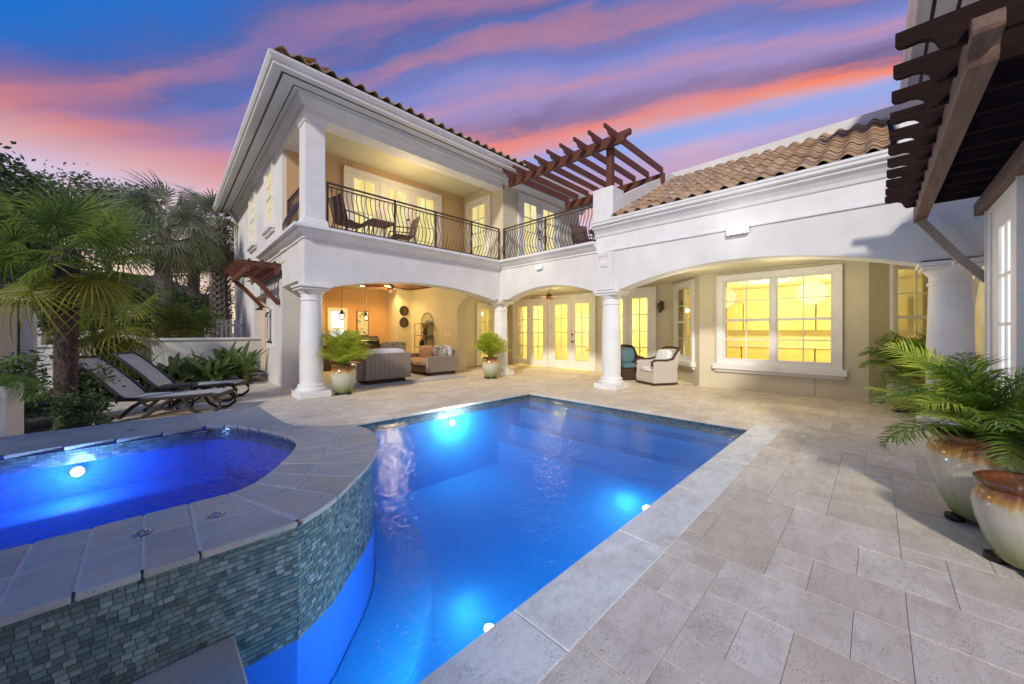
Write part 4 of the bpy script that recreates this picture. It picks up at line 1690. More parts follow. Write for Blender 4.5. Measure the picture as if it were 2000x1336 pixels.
def floodlight(y, z, w, h, label, power):
    t = thing('floodlight', label, 'floodlight', (XB - .1, y, z))
    g_ = 'white floodlights on the facade'
    t['group'] = g_
    MB(FB).box(y - w / 2, .045, z - h / 2, y + w / 2, .10, z + h / 2).build('housing', M['trim'], t, bevel=.008)
    MB(FB).box(y - w / 2 + .008, .101, z - h / 2 + .008, y + w / 2 - .008, .112, z + h / 2 - .008).build('lens', M['flood'], t)
    MB(FB).box(y - .03, .0, z - .03, y + .03, .044, z + .03).build('bracket', M['trim'], t)
    point((XB - .62, y, z), power, .16, (1, .99, .97))


floodlight(1.83, 3.30, .36, .15, 'large rectangular floodlight glowing white above the wide arch', 4)
floodlight(6.72, 3.22, .20, .11, 'small floodlight glowing white above the narrow arch beside the inner corner', 2.6)


def lantern(base, label, F, s, z):
    t = thing('wall_lantern', label, 'wall lantern', base)
    t['group'] = 'bronze wall lanterns on the porch walls'
    m = MB(F)
    m.box(s - .05, 0, z - .10, s + .05, .02, z + .16)
    m.build('backplate', M['iron'], t)
    m = MB(lambda r_, q, h: F(s + r_, .13 + q, z + h))
    m.lathe([(.055, -.14), (.085, .04), (.10, .05), (.05, .12), (.02, .15), (.001, .17)], 6)
    m.build('lantern_body', M['iron'], t)
    m = MB(lambda r_, q, h: F(s + r_, .13 + q, z + h))
    m.lathe([(.02, -.19), (.05, -.141)], 6)
    m.build('finial', M['iron'], t)
    m = MB()
    m.tube([F(s, .02, z + .12), F(s, .07, z + .20), F(s, .13, z + .17)], .01, 6)
    m.build('arm', M['iron'], t)
    return t


lantern((11.0, 4.62, 2.0), 'bronze wall lantern right of the glazed door beside the bay window', FD, 4.62, 2.16)
lantern((10.7, 11.3, 2.0), 'bronze wall lantern in the shaded corner behind the inner column', FS, 10.72, 2.16)

# pendant lanterns
def pendant(x, y, zt, label):
    t = local('pendant_lantern', label, 'pendant lamp', (x, y, zt), 0, 'pendant lanterns in the living porch')
    MB().tube([(0, 0, .26), (0, 0, 3.06 - zt)], .008, 6).build('rod', M['iron'], t)
    MB().lathe([(.05, 0), (.05, .012)], 8, (0, 0, 3.05 - zt)).build('canopy', M['iron'], t)
    MB().lathe([(.085, .15), (.05, .2), (.02, .26), (.001, .27)], 8).build('cap', M['iron'], t)
    m = MB()
    for k in range(6):
        w = 2 * math.pi * k / 6
        m.tube([(.055 * math.cos(w), .055 * math.sin(w), 0), (.078 * math.cos(w), .078 * math.sin(w), .15)], .005, 4)
    m.lathe([(.06, -.01), (.06, .004)], 8)
    m.build('cage', M['iron'], t)
    MB().lathe([(.001, .02), (.022, .035), (.03, .07), (.02, .11), (.001, .125)], 10).build('bulb', M['warmbulb'], t, smooth=True)
    point((x, y, zt + .07), 9, .03, (1, .55, .2))


pendant(3.92, 10.8, 1.76, 'left pendant lantern in front of the small back window')
pendant(4.62, 10.8, 1.74, 'right pendant lantern in front of the framed print')

# recessed can lights
for k, (x, y) in enumerate(((4.4, 13.4), (5.6, 13.4), (6.8, 13.4))):
    o = MB().lathe([(.08, 0), (.08, .012), (.055, .010), (.001, .008)][::-1], 16, (x, y, 3.086)).build('downlight', M['can'])
    tag(o, 'round recessed ceiling light at the back of the living porch, ' + ('left one', 'middle one', 'right one')[k], 'ceiling light', 'recessed ceiling lights of the living porch')
    spot((x, y, 3.05), (x, y, 0), 110, .06, (1, .60, .22), 150)
point((5.3, 10.6, 2.35), 95, .25, (1, .80, .42))
point((6.5, 12.6, 2.4), 40, .25, (1, .72, .30))
# porch ceiling lamps (the fan lights)


def ceiling_fan(x, y, zc, label, mat, rot, glow):
    t = local('ceiling_fan', label, 'ceiling fan', (x, y, zc), rot, 'ceiling fans of the porches')
    MB().tube([(0, 0, -.02), (0, 0, -.20)], .015, 8).build('downrod', M['iron'], t)
    MB().lathe([(.001, -.44), (.05, -.43), (.09, -.36), (.11, -.30), (.10, -.24), (.05, -.20), (.001, -.19)], 16).build('motor', M['redz'], t, smooth=True)
    for k in range(5):
        w = 2 * math.pi * k / 5
        c, s = math.cos(w), math.sin(w)
        m = MB(lambda a, b, z: (a * c - b * s, a * s + b * c, z + b * .10))
        pl = [(.12, -.03), (.25, -.07), (.62, -.085), (.70, -.05), (.71, 0), (.70, .05), (.62, .085), (.25, .07), (.12, .03)]
        m.prism(pl, -.315, -.305)
        m.build('blade', mat, t)
    return t


ceiling_fan(5.3, 10.6, 3.06, 'brown ceiling fan under the wooden ceiling of the living porch', M['ceilwood'], .3, 0)
ceiling_fan(9.5, 7.75, 2.87, 'ceiling fan with pale brown blades under the arch beside the inner corner', M['beamwood'], .5, 0)
point((9.5, 7.75, 2.36), 38, .3, (1, .86, .52))
point((8.75, 1.1, 2.35), 26, .3, (1, .90, .62))
point((8.75, 3.0, 2.35), 20, .3, (1, .90, .62))
point((9.6, 9.8, 2.4), 10, .3, (1, .60, .30))
point((5.3, 9.4, 5.30), 40, .4, (1, .74, .40))
point((9.6, 6.4, 5.6), 6, .3, (1, .85, .5))
for y in (.3, 2.2, 5.6, 7.8, 10.0):
    point((12.7, y, 2.35), 125, .09, (1, .80, .34), 'room_lamp')

# ================================================================== furniture
def add_pots():
    pass


POT = [(.55, 0), (.60, .02), (.66, .05), (.80, .22), (.95, .48), (1.0, .66), (.99, .78), (.90, .88), (.86, .91), (.93, .95), (.97, .985), (.92, 1.0), (.82, .985), (.80, .93), (.001, .90)]


def feather_mesh(L=.8, n=22, ll=.30, w=.012, droop=.9, seed=1, mat='frond'):
    rnd = random.Random(seed)
    m = MB()
    pts = []
    ang = 1.15
    p = Vector((0, 0, 0))
    N = 12
    for i in range(N + 1):
        pts.append(p.copy())
        a = ang - droop * (i / N) ** 1.3 * 1.6
        p = p + Vector((math.cos(a), rnd.uniform(-.04, .04), math.sin(a))) * (L / N)
    m.tube(pts, [.008 * (1 - .75 * i / N) for i in range(N + 1)], 4)
    for i in range(n):
        u = .18 + .82 * i / n
        f = u * N
        k = min(N - 1, int(f))
        q = pts[k].lerp(pts[k + 1], f - k)
        t = (pts[k + 1] - pts[k]).normalized()
        for sgn in (-1, 1):
            l_ = ll * (math.sin(math.pi * min(1, u * .85 + .12)) ** .7) * rnd.uniform(.8, 1.15) * (1 if u < .9 else .7)
            side = Vector((0, sgn, 0))
            d = (t * rnd.uniform(.55, .8) + side * rnd.uniform(.65, .9) + Vector((0, 0, rnd.uniform(.05, .3)))).normalized()
            d2 = (d + Vector((0, 0, -rnd.uniform(.35, .8)))).normalized()
            a = q + d * l_ * .5
            b = a + d2 * l_ * .5
            wd = t.cross(d).cross(d).normalized() * w / 2
            m.add([q - wd * .5, q + wd * .5, a + wd, a - wd, b], [(0, 1, 2, 3), (3, 2, 4)])
    return m.mesh('frond', M[mat], recalc=False)


FEATHERS = {k: [feather_mesh(.8, 30, .31, .0125, (.55 if k == 'frond' else .30) + .16 * s, s + 3, k) for s in range(5)] for k in ('frond', 'frondlime')}


def potted_palm(label, x, y, h, r, n, fl, seed, mats=('frondlime', 'frond'), spread=1.0, pot=True, trunk=0):
    rnd = random.Random(seed)
    t = local('potted_palm', label, 'potted palm', (x, y, 0.002), 0, 'palms in drip glazed pots on the deck')
    MB().lathe([(a * r, b * h + .03) for a, b in POT], 36).build('pot', M['glaze'], t, smooth=True)
    MB().lathe([(r * .80, .94 * h + .005), (r * .4, .95 * h + .015), (.001, .96 * h)], 20).build('soil', M['soil'], t)
    for k in range(4):
        w = k * math.pi / 2 + .4
        MB().lathe([(.05, 0), (.055, .02), (.05, .04)], 10, (r * .62 * math.cos(w), r * .62 * math.sin(w), 0)).build('pot_foot', M['black'], t, smooth=True)
    zb = h * .95 + .03
    for k in range(n):
        w = 2 * math.pi * (k / n) + rnd.uniform(-.25, .25)
        ring = k % 3
        tilt = (-.60, -.20, .25)[ring] + (spread - 1) + rnd.uniform(-.12, .12)
        s = fl / .8 * rnd.uniform(.8, 1.12) * (1.0, 1.0, .92)[ring]
        me = rnd.choice(FEATHERS[rnd.choice(mats)])
        rot = Matrix.Rotation(w, 3, 'Z') @ Matrix.Rotation(tilt, 3, 'Y') @ Matrix.Rotation(rnd.uniform(-.4, .4), 3, 'X')
        o = link('frond', me, t, (r * .25 * math.cos(w) * rnd.random(), r * .25 * math.sin(w) * rnd.random(), zb + rnd.uniform(0, .06) + trunk), rot.to_euler(), s)
    return t


L1 = ('frondlime',)
potted_palm('bushy lime palm in a glazed pot at the left arch beside the corner column', 3.12, 8.50, .62, .27, 66, .80, 1, L1)
potted_palm('bushy lime palm in a glazed pot in front of the inner corner column', 7.30, 8.22, .60, .255, 60, .76, 2, L1)
potted_palm('darker palm in a pale pot before the angled amber window beside the right column', 9.35, -.42, .66, .30, 50, .80, 3, ('frond', 'frond', 'frondlime'), 1.25)
big = potted_palm('large spreading palm in the biggest glazed pot at the right edge', 4.33, -.60, .62, .325, 48, .74, 4, ('frond', 'frondlime', 'frondlime'), 1.42)

t = local('planter_pot', 'smaller empty glazed pot with brown rim in front of the big palm', 'pot', (3.66, -.665, .002), .6)
MB().lathe([(a * .245, b * .48 + .03) for a, b in POT], 36).build('pot', M['glaze'], t, smooth=True)
MB().lathe([(.195, .455), (.1, .46), (.001, .462)], 20).build('soil', M['terracotta'], t)
for k in range(4):
    w = k * math.pi / 2 + .9
    MB().lathe([(.045, 0), (.05, .02), (.045, .04)], 10, (.15 * math.cos(w), .15 * math.sin(w), 0)).build('pot_foot', M['black'], t, smooth=True)


# --- sun loungers
def lounger(label, loc, rz):
    t = local('sun_lounger', label, 'sun lounger', loc, rz, 'sun loungers on the deck behind the spa')
    # x: 0 foot end .. -1.9 head ; y across .66
    for sy in (-.30, .30):
        m = MB()
        m.flat([(.02, sy, .30), (-.10, sy, .345), (-.4, sy, .33), (-.9, sy, .31), (-1.32, sy, .32)], .05, .055)
        m.build('side_rail', M['loungeframe'], t, bevel=.008)
        m = MB()
        m.flat([(-.02, sy, .32), (.05, sy, .22), (.05, sy, .12), (-.06, sy, .03), (-.22, sy, .02), (-.34, sy, .10), (-.46, sy, .30)], .05, .05)
        m.build('front_leg', M['loungeframe'], t, bevel=.008)
        m = MB()
        m.flat([(-.62, sy * .97, .30), (-.80, sy * .97, .16), (-1.0, sy * .97, .02)], .05, .05)
        m.build('rear_leg', M['loungeframe'], t, bevel=.008)
        m = MB()
        m.flat([(-1.30, sy, .02), (-1.12, sy, .20), (-.94, sy, .31)], .05, .05)
        m.build('rear_leg', M['loungeframe'], t, bevel=.008)
        m = MB()
        m.flat([(-1.05, sy, .30), (-.9, sy, .17), (-.62, sy, .13), (-.45, sy, .24)], .03, .03)
        m.build('brace', M['loungeframe'], t)
    sl = MB()
    P = [(.0, .355), (-.10, .372), (-.4, .352), (-.9, .332), (-1.28, .338)]
    vs = []
    for x, z in P:
        vs += [(x, -.27, z), (x, .27, z), (x, -.27, z - .012), (x, .27, z - .012)]
    sl.add(vs, [(4 * i, 4 * i + 1, 4 * i + 5, 4 * i + 4) for i in range(4)] + [(4 * i + 2, 4 * i + 6, 4 * i + 7, 4 * i + 3) for i in range(4)] + [(0, 2, 3, 1)])
    sl.build('seat_sling', M['sling'], t)
    b = []
    for k in range(9):
        u = k / 8
        b.append((-1.27 - .52 * u - .10 * u * u, .34 + .62 * u))
    sl = MB()
    vs = []
    for i, (x, z) in enumerate(b):
        w = .27 + .012 * math.sin(i / 8 * math.pi)
        if i == 8:
            w = .23
        vs += [(x, -w, z), (x, w, z), (x - .012, -w, z), (x - .012, w, z)]
    sl.add(vs, [(4 * i, 4 * i + 1, 4 * i + 5, 4 * i + 4) for i in range(8)] + [(4 * i + 2, 4 * i + 6, 4 * i + 7, 4 * i + 3) for i in range(8)])
    sl.build('back_sling', M['sling'], t)
    m = MB()
    x8, z8 = b[8]
    pts = [(b[0][0], -.295, b[0][1])] + [(x, -.298, z) for x, z in b[1:8]] + [(x8 - .02, -.25, z8 + .02), (x8 - .03, 0, z8 + .035), (x8 - .02, .25, z8 + .02)] + [(x, .298, z) for x, z in b[1:8][::-1]] + [(b[0][0], .295, b[0][1])]
    m.tube(pts, .027, 6)
    m.build('back_frame', M['loungeframe'], t, smooth=True)
    m = MB()
    m.flat([(-.98, -.28, .27), (-.98, .28, .27)], .04, .04)
    m.flat([(-.40, -.28, .29), (-.40, .28, .29)], .04, .04)
    m.flat([(.0, -.29, .315), (.0, .29, .315)], .05, .06)
    m.build('crossbar', M['loungeframe'], t)
    for sy in (-.33, .33):
        MB(lambda a, b_, c_: (-1.27 + a, sy + c_, .34 + b_)).lathe([(.05, -.03), (.05, .03)], 12).build('hinge', M['loungeframe'], t)
    return t


lounger('nearer taupe sling lounger with its back raised behind the spa', (.96, 8.12, 0.004), R(-28))
lounger('farther taupe sling lounger with raised back beside the garden wall plants', (1.36, 9.40, 0.004), R(-28))
t = local('side_table', 'small round brown table between the two loungers', 'side table', (.42, 9.08, .004))
MB().lathe([(.25, .40), (.262, .405), (.262, .425), (.25, .43), (.001, .43)], 24).build('table_top', M['loungeframe'], t, smooth=True)
for k in range(3):
    w = k * 2.09 + .3
    MB().tube([(.17 * math.cos(w), .17 * math.sin(w), .40), (.19 * math.cos(w), .19 * math.sin(w), 0)], .02, 8).build('leg', M['loungeframe'], t, smooth=True)


# --- wicker armchair
def wicker_chair(label, loc, rz, body, trim, cush, dark):
    t = local('wicker_armchair', label, 'armchair', loc, rz, 'wicker armchairs by the bay window')
    # faces +x
    for sy in (-1, 1):
        m = MB(lambda a, z, s: (a, sy * s, z))
        P = [(.36, .05), (.38, .20), (.36, .34), (.38, .52), (.40, .60), (.30, .63), (-.05, .62), (-.25, .66), (-.40, .86), (-.46, .86), (-.40, .60), (-.36, .40), (-.38, .22), (-.34, .05)]
        m.extr(P, lambda a, z: (a, z, .29), lambda a, z: (a, z, .37))
        m.build('arm_panel', body, t, bevel=.012)
        m = MB()
        m.tube([(.40, sy * .34, .50), (.41, sy * .34, .60), (.33, sy * .34, .645), (-.05, sy * .34, .64), (-.24, sy * .34, .68), (-.36, sy * .33, .82), (-.45, sy * .30, .92)], .035, 8)
        m.build('arm_roll', trim, t, smooth=True)
    m = MB()
    m.extr([(-.30, .30), (-.46, .92), (-.54, .93), (-.42, .30)], lambda a, z: (a, -.30, z), lambda a, z: (a, .30, z))
    m.build('backrest', body, t, bevel=.02)
    m = MB()
    m.tube([(-.45, -.31, .91), (-.50, -.25, .955), (-.51, 0, .97), (-.50, .25, .955), (-.45, .31, .91)], .035, 8)
    m.build('back_roll', trim, t, smooth=True)
    MB().box(-.36, -.285, .06, .36, .285, .33).build('seat_base', body, t, bevel=.012)
    MB().pillow((.02, 0, .40), .70, .56, .15).build('seat_cushion', cush, t, smooth=True)
    MB().pillow((-.24, 0, .68), .20, .54, .48, .5, 10, Matrix.Rotation(R(-16), 3, 'Y')).build('back_cushion', cush, t, smooth=True)
    m = MB()
    m.tube([(.37, -.36, .04), (.37, .36, .04), (-.36, .36, .04), (-.36, -.36, .04), (.37, -.36, .04)], .025, 6)
    m.build('base_rail', trim, t, smooth=True)
    for sx, sy in ((.33, .3), (.33, -.3), (-.33, .3), (-.33, -.3)):
        MB().lathe([(.025, 0), (.03, .05)], 8, (sx, sy, 0)).build('foot', trim, t)
    return t


wicker_chair('pale wicker armchair with white cushions and brown roll trim in front of the narrow window', (9.72, 4.20, .004), R(152), M['wickerlight'], M['wickerdark'], M['white_fabric'], 0)
wicker_chair('dark wicker armchair with teal cushion half hidden behind the middle column', (10.15, 5.25, .004), R(225), M['wickerdark'], M['wickerdark'], M['teal'], 1)

# --- living porch
rug = MB().box(2.6, 8.95, .006, 7.0, 13.0, .016).build('rug', M['rug'])
tag(rug, 'pale grey rug under the sofas of the living porch', 'rug')
t = thing('sofa', 'grey wicker loveseat seen from its panelled back beside the left potted palm', 'sofa', (4.6, 9.7, 0))
for k in range(10):
    MB().box(3.98 + k * .128, 9.30, .14, 3.98 + k * .128 + .124, 9.34, .80).build('back_slat', M['wickergrey'], t, bevel=.004)
MB().box(3.95, 9.342, .12, 5.29, 9.40, .82).build('backrest', M['wickergrey'], t, bevel=.01)
for xx in (3.85, 5.20):
    MB().box(xx, 9.402, .12, xx + .12, 10.15, .60).build('arm', M['wickergrey'], t, bevel=.01)
MB().box(3.98, 9.405, .12, 5.19, 10.12, .32).build('seat_base', M['wickergrey'], t)
MB().box(4.05, 9.42, .016, 5.15, 10.05, .118).build('plinth', M['wickerdark'], t)
MB().pillow((4.6, 9.80, .42), 1.18, .66, .20).build('seat_cushion', M['cushion'], t, smooth=True)
MB().pillow((4.6, 9.50, .72), 1.16, .18, .46).build('back_cushion', M['white_fabric'], t, smooth=True)
for k, (x, yy, r_) in enumerate(((4.75, 9.55, .1), (5.12, 9.62, -.15))):
    o = MB().pillow((0, 0, 0), .44, .15, .42, .5, 10, Matrix.Rotation(R(8), 3, 'X')).build('throw_pillow', M['leafprint'], smooth=True)
    o.location = (x, yy + .14, .70)
    o.rotation_euler = (0, 0, r_)
    tag(o, 'leaf print throw pillow showing over the loveseat back, ' + ('nearer the potted palm' if k == 0 else 'nearer the daybed'), 'pillow', 'leaf print pillows')
t = thing('sofa', 'grey wicker daybed with mauve cushions below the etagere', 'sofa', (6.7, 10.8, 0))
MB().box(6.12, 9.80, .12, 7.30, 9.90, .62).build('arm', M['wickergrey'], t, bevel=.01)
MB().box(6.12, 11.9, .12, 7.30, 12.0, .62).build('arm', M['wickergrey'], t, bevel=.01)
MB().box(7.20, 9.905, .12, 7.30, 11.895, .80).build('backrest', M['wickergrey'], t, bevel=.01)
MB().box(6.14, 9.905, .12, 7.195, 11.895, .30).build('seat_base', M['wickerdark'], t)
MB().box(6.2, 9.85, .016, 7.2, 11.9, .118).build('plinth', M['wickerdark'], t)
for k in range(2):
    MB().pillow((6.64, 10.42 + k * .98, .39), 1.08, .97, .20).build('seat_cushion', M['cushion'], t, smooth=True)
    MB().pillow((7.08, 10.42 + k * .98, .68), .20, .95, .46).build('back_cushion', M['cushion'], t, smooth=True)
o = MB().pillow((0, 0, 0), .16, .46, .44, .5, 10, Matrix.Rotation(R(-20), 3, 'Y')).build('throw_pillow', M['floral'], smooth=True)
o.location = (6.78, 10.12, .53); o.rotation_euler = (0, 0, R(35))
tag(o, 'dark floral throw pillow on the daybed beside its near arm', 'pillow')
o = MB().pillow((0, 0, 0), .16, .44, .42, .5, 10, Matrix.Rotation(R(-15), 3, 'Y')).build('throw_pillow', M['white_fabric'], smooth=True)
o.location = (7.0, 10.10, .55); o.rotation_euler = (0, 0, R(20))
tag(o, 'plain white throw pillow on the daybed behind the floral one', 'pillow')

# clocks / discs on the pilaster
for k, z in enumerate((2.26, 1.78)):
    nm_, lab = ('upper', 'lower')[k], None
    t = thing('wall_plaque', f'{nm_} of the two dark round carved plaques on the pilaster', 'wall plaque', (7.43, 13.68, z))
    t['group'] = 'round dark plaques'
    MB(lambda a, b, h: (7.43 + a, 13.698 - h, z + b)).lathe([(.205, 0), (.205, .02), (.19, .03), (.17, .022), (.001, .022)], 28).build('disc', M['knob'], t, smooth=True)
    m = MB()
    for q in range(12):
        w = q * math.pi / 6
        m.flat([(7.43 + .11 * math.cos(w), 13.672, z + .11 * math.sin(w)), (7.43 + .15 * math.cos(w), 13.672, z + .15 * math.sin(w))], .012, .012)
    m.tube([(7.43, 13.67, z - .06), (7.45, 13.67, z), (7.42, 13.67, z + .08)], .012, 5)
    m.build('carving', M['wickergrey'], t)
# framed print
t = thing('framed_print', 'tall framed print on the orange back wall', 'picture', (6.08, 14.58, 1.3))
MB().box(5.86, 14.57, 1.24, 6.34, 14.597, 2.24).build('frame', M['redz'], t, bevel=.006)
MB().box(5.89, 14.562, 1.27, 6.31, 14.569, 2.21).build('print', M['artprint'], t)
# etagere
t = thing('etagere', 'tall black iron etagere with arched top against the porch wall', 'shelf unit', (7.55, 12.4, 0))
m = MB()
for y in (11.98, 12.82):
    for x in (7.42, 7.70):
        m.tube([(x, y, .016), (x, y, 1.72)], .012, 5)
m.build('frame', M['iron'], t)
for z in (.35, .8, 1.25, 1.70):
    MB().box(7.41, 11.97, z, 7.71, 12.83, z + .02).build('shelf', M['iron'], t)
m = MB()
ar = [(7.70, 12.4 + .42 * math.cos(w), 1.72 + .42 * math.sin(w)) for w in [math.pi * k / 14 for k in range(15)]]
m.tube(ar, .012, 5)
for k in range(1, 10):
    y = 11.98 + .084 * k
    top = 1.72 + math.sqrt(max(0, .42 ** 2 - (y - 12.4) ** 2))
    m.tube([(7.70, y, .36), (7.70, y, top)], .006, 4)
m.build('back_grille', M['iron'], t)
for k, (y, z, nm_, mt, lab) in enumerate(((12.2, 1.722, 'bowl', 'white_fabric', 'white bowl on the top shelf of the etagere'), (12.55, .822, 'vase', 'black', 'dark vase on a lower shelf of the etagere'), (12.3, 1.272, 'jar', 'wickerdark', 'brown jar on the middle shelf of the etagere'))):
    pr = [(.05, 0), (.10, .05), (.13, .12)] if nm_ == 'bowl' else [(.05, 0), (.10, .08), (.09, .18), (.04, .26), (.05, .28)]
    tag(MB().lathe(pr, 12, (7.56, y, z)).build(nm_, M[mt], smooth=True), lab, nm_)
# grill counter and fireplace
t = thing('grill_counter', 'dark outdoor kitchen counter with grill along the orange back wall', 'counter', (5.3, 14.2, 0))
MB().box(3.6, 13.9, .02, 6.9, 14.58, .86).build('cabinet', M['wickerdark'], t)
MB().box(3.55, 13.86, .862, 6.95, 14.59, .91).build('countertop', M['black'], t, bevel=.005)
m = MB()
m.extr([(0, .0), (.62, 0), (.62, .12), (.50, .30), (.18, .32), (0, .14)], lambda a, z: (5.3, 13.92 + a, .912 + z), lambda a, z: (6.5, 13.92 + a, .912 + z))
m.build('grill_hood', M['black'], t, bevel=.015)
MB().tube([(5.4, 13.88, 1.06), (6.4, 13.88, 1.06)], .015, 8).build('hood_handle', M['chrome'], t)
t = thing('fireplace', 'stacked stone fireplace seen at the left edge of the living porch behind the corner column', 'fireplace', (3.2, 12.3, 0))
random.seed(4)
z = .016
while z < 2.1:
    h_ = random.uniform(.12, .2)
    y = 11.4
    while y < 13.2:
        w_ = random.uniform(.22, .45)
        if not (.5 < z < 1.0 and 11.9 < y < 12.7):
            MB().box(2.96, y + .006, z + .005, 3.50 + random.uniform(-.03, .02), min(13.2, y + w_) - .006, z + h_ - .005).build('stone', M['stone'], t)
        y += w_
    z += h_
MB().box(2.96, 11.3, 1.3, 3.66, 13.3, 1.38).build('mantel', M['trim'], t, bevel=.01)
MB().box(2.955, 11.42, 2.15, 3.30, 13.18, 3.06).build('chimney_breast', M['cream'], t)
tv = thing('television', 'dark television above the mantel of the stone fireplace', 'television', (3.5, 12.3, 1.5))
MB().box(3.53, 11.75, 1.5, 3.57, 12.85, 2.1).build('screen', M['black'], tv)
MB().box(3.515, 11.72, 1.47, 3.529, 12.88, 2.13).build('bezel', M['knob'], tv)

# light switches
for k, (y, z, lab) in enumerate(((11.15, 1.25, 'white light switch plate on the porch wall beside the arch'), (10.95, 1.25, 'second white switch plate on the porch wall, right of the first'))):
    tag(MB().box(7.735, y - .05, z, 7.749, y + .05, z + .12).build('switch_plate', M['trim'], bevel=.003), lab, 'switch')


# --- balcony furniture
def sling_chair(label, loc, rz):
    t = local('patio_chair', label, 'patio chair', loc, rz, 'brown patio chairs on the upper floor')
    MB().box(-.25, -.25, .42, .27, .25, .45).build('seat', M['brownsling'], t, bevel=.01)
    m = MB()
    m.extr([(-.25, .43), (-.40, 1.02), (-.43, 1.02), (-.28, .43)], lambda a, z: (a, -.25, z), lambda a, z: (a, .25, z))
    m.build('backrest', M['brownsling'], t)
    for sy in (-.28, .28):
        m = MB()
        m.tube([(.30, sy, .02), (.30, sy, .40), (.26, sy, .62), (-.20, sy, .66), (-.30, sy, .66)], .018, 6)
        m.build('arm', M['iron'], t, smooth=True)
        m = MB()
        m.tube([(-.42, sy, 1.04), (-.27, sy, .44), (-.33, sy, .02)], .018, 6)
        m.build('leg', M['iron'], t, smooth=True)
    return t


sling_chair('high backed brown patio chair nearest the corner post on the balcony', (3.55, 9.15, 3.603), R(10))
sling_chair('brown patio chair right of the small table on the balcony', (5.0, 9.35, 3.603), R(170))
t = local('patio_table', 'small square brown table between the two balcony chairs', 'patio table', (4.3, 9.25, 3.603))
MB().box(-.32, -.32, .62, .32, .32, .66).build('table_top', M['brownsling'], t, bevel=.008)
for sx in (-.27, .27):
    for sy in (-.27, .27):
        MB().tube([(sx, sy, 0), (sx, sy, .62)], .018, 6).build('leg', M['iron'], t)
sling_chair('brown patio chair on the roof terrace beside the parapet post', (9.1, 6.0, 3.603), R(250))
t = local('patio_table', 'low round table on the roof terrace behind the railing', 'patio table', (8.75, 5.3, 3.603))
MB().lathe([(.33, .52), (.35, .53), (.35, .55), (.001, .555)], 20).build('table_top', M['iron'], t, smooth=True)
for k in range(3):
    w = k * 2.09
    MB().tube([(.22 * math.cos(w), .22 * math.sin(w), .52), (.26 * math.cos(w), .26 * math.sin(w), 0)], .015, 6).build('leg', M['iron'], t)

# ================================================================== garden
bed = MB()
bed.prism([(-3.0, 5.70), (-.77, 5.70), (-.77, 13.35), (-9, 13.35), (-9, 5.7)], -.02, .012)
bed.prism([(-.76, 11.75), (2.0, 11.9), (2.0, 13.35), (-.76, 13.35)], -.02, .014)
structure(bed.build('garden_bed', M['soil']), 'dark mulched planting bed behind the spa and along the garden wall')
gw = thing('garden_wall', 'low white garden wall with cap running into the end of the house', 'wall', (1.1, 13.45, 0))
MB().box(-.14, 13.38, -.02, 2.45, 13.55, 1.16).build('wall', M['white'], gw)
MB().box(-.18, 13.34, 1.162, 2.44, 13.59, 1.23).build('cap', M['trim'], gw, bevel=.01)
for x, lab in ((-.36, 'white capped gate pillar right of the black gate, at the end of the garden wall'), (-1.30, 'white capped gate pillar left of the black gate behind the fan palm')):
    p = thing('gate_pillar', lab, 'pillar', (x, 13.45, 0), 'white gate pillars')
    MB().box(x - .21, 13.26, -.02, x + .21, 13.66, 1.22).build('pillar', M['white'], p)
    MB().box(x - .26, 13.21, 1.222, x + .26, 13.71, 1.31).build('cap', M['trim'], p, bevel=.012)
gt = thing('garden_gate', 'black iron garden gate with upright bars between two white pillars', 'gate', (-.83, 13.45, 0))
for k in range(6):
    x = -1.06 + k * .092
    MB().box(x - .01, 13.44, .05, x + .01, 13.46, 1.15).build('bar', M['black'], gt)
for z in (.08, 1.1):
    MB().box(-1.085, 13.43, z, -.575, 13.47, z + .035).build('rail', M['black'], gt)
nb = thing('garden_building', 'beige garden building wall at the left edge behind the fan palm', 'building', (-4.0, 10.7, 0))
MB().box(-9, 10.6, -.02, -1.82, 11.0, 1.95).build('wall', M['pierwhite'], nb)
MB().box(-1.80, 10.6, -.02, -1.62, 10.85, 1.95).build('post', M['wickergrey'], nb)
MB().box(-1.60, 10.7, -.02, -1.45, 11.0, 1.9).build('wall', M['pierwhite'], nb)
MB().box(-9, 10.5, 1.952, -1.5, 11.1, 2.02).build('coping', M['trim'], nb)
lw = thing('garden_wall', 'short white garden wall between the beige building and the black gate', 'wall', (-2.1, 13.45, 0))
MB().box(-3.8, 13.38, -.02, -1.53, 13.55, 1.05).build('wall', M['white'], lw)
MB().box(-3.8, 13.34, 1.052, -1.54, 13.59, 1.10).build('cap', M['trim'], lw)
# planter bottom left
pl = thing('planter_box', 'white box planter at the left edge behind the spa with a trailing fern', 'planter', (-1.5, 6.4, 0))
MB().box(-2.6, 6.05, 0.0, -.98, 6.75, .86).build('box', M['pierwhite'], pl, bevel=.01)
MB().box(-2.55, 6.10, .862, -1.03, 6.70, .875).build('soil', M['soil'], pl)


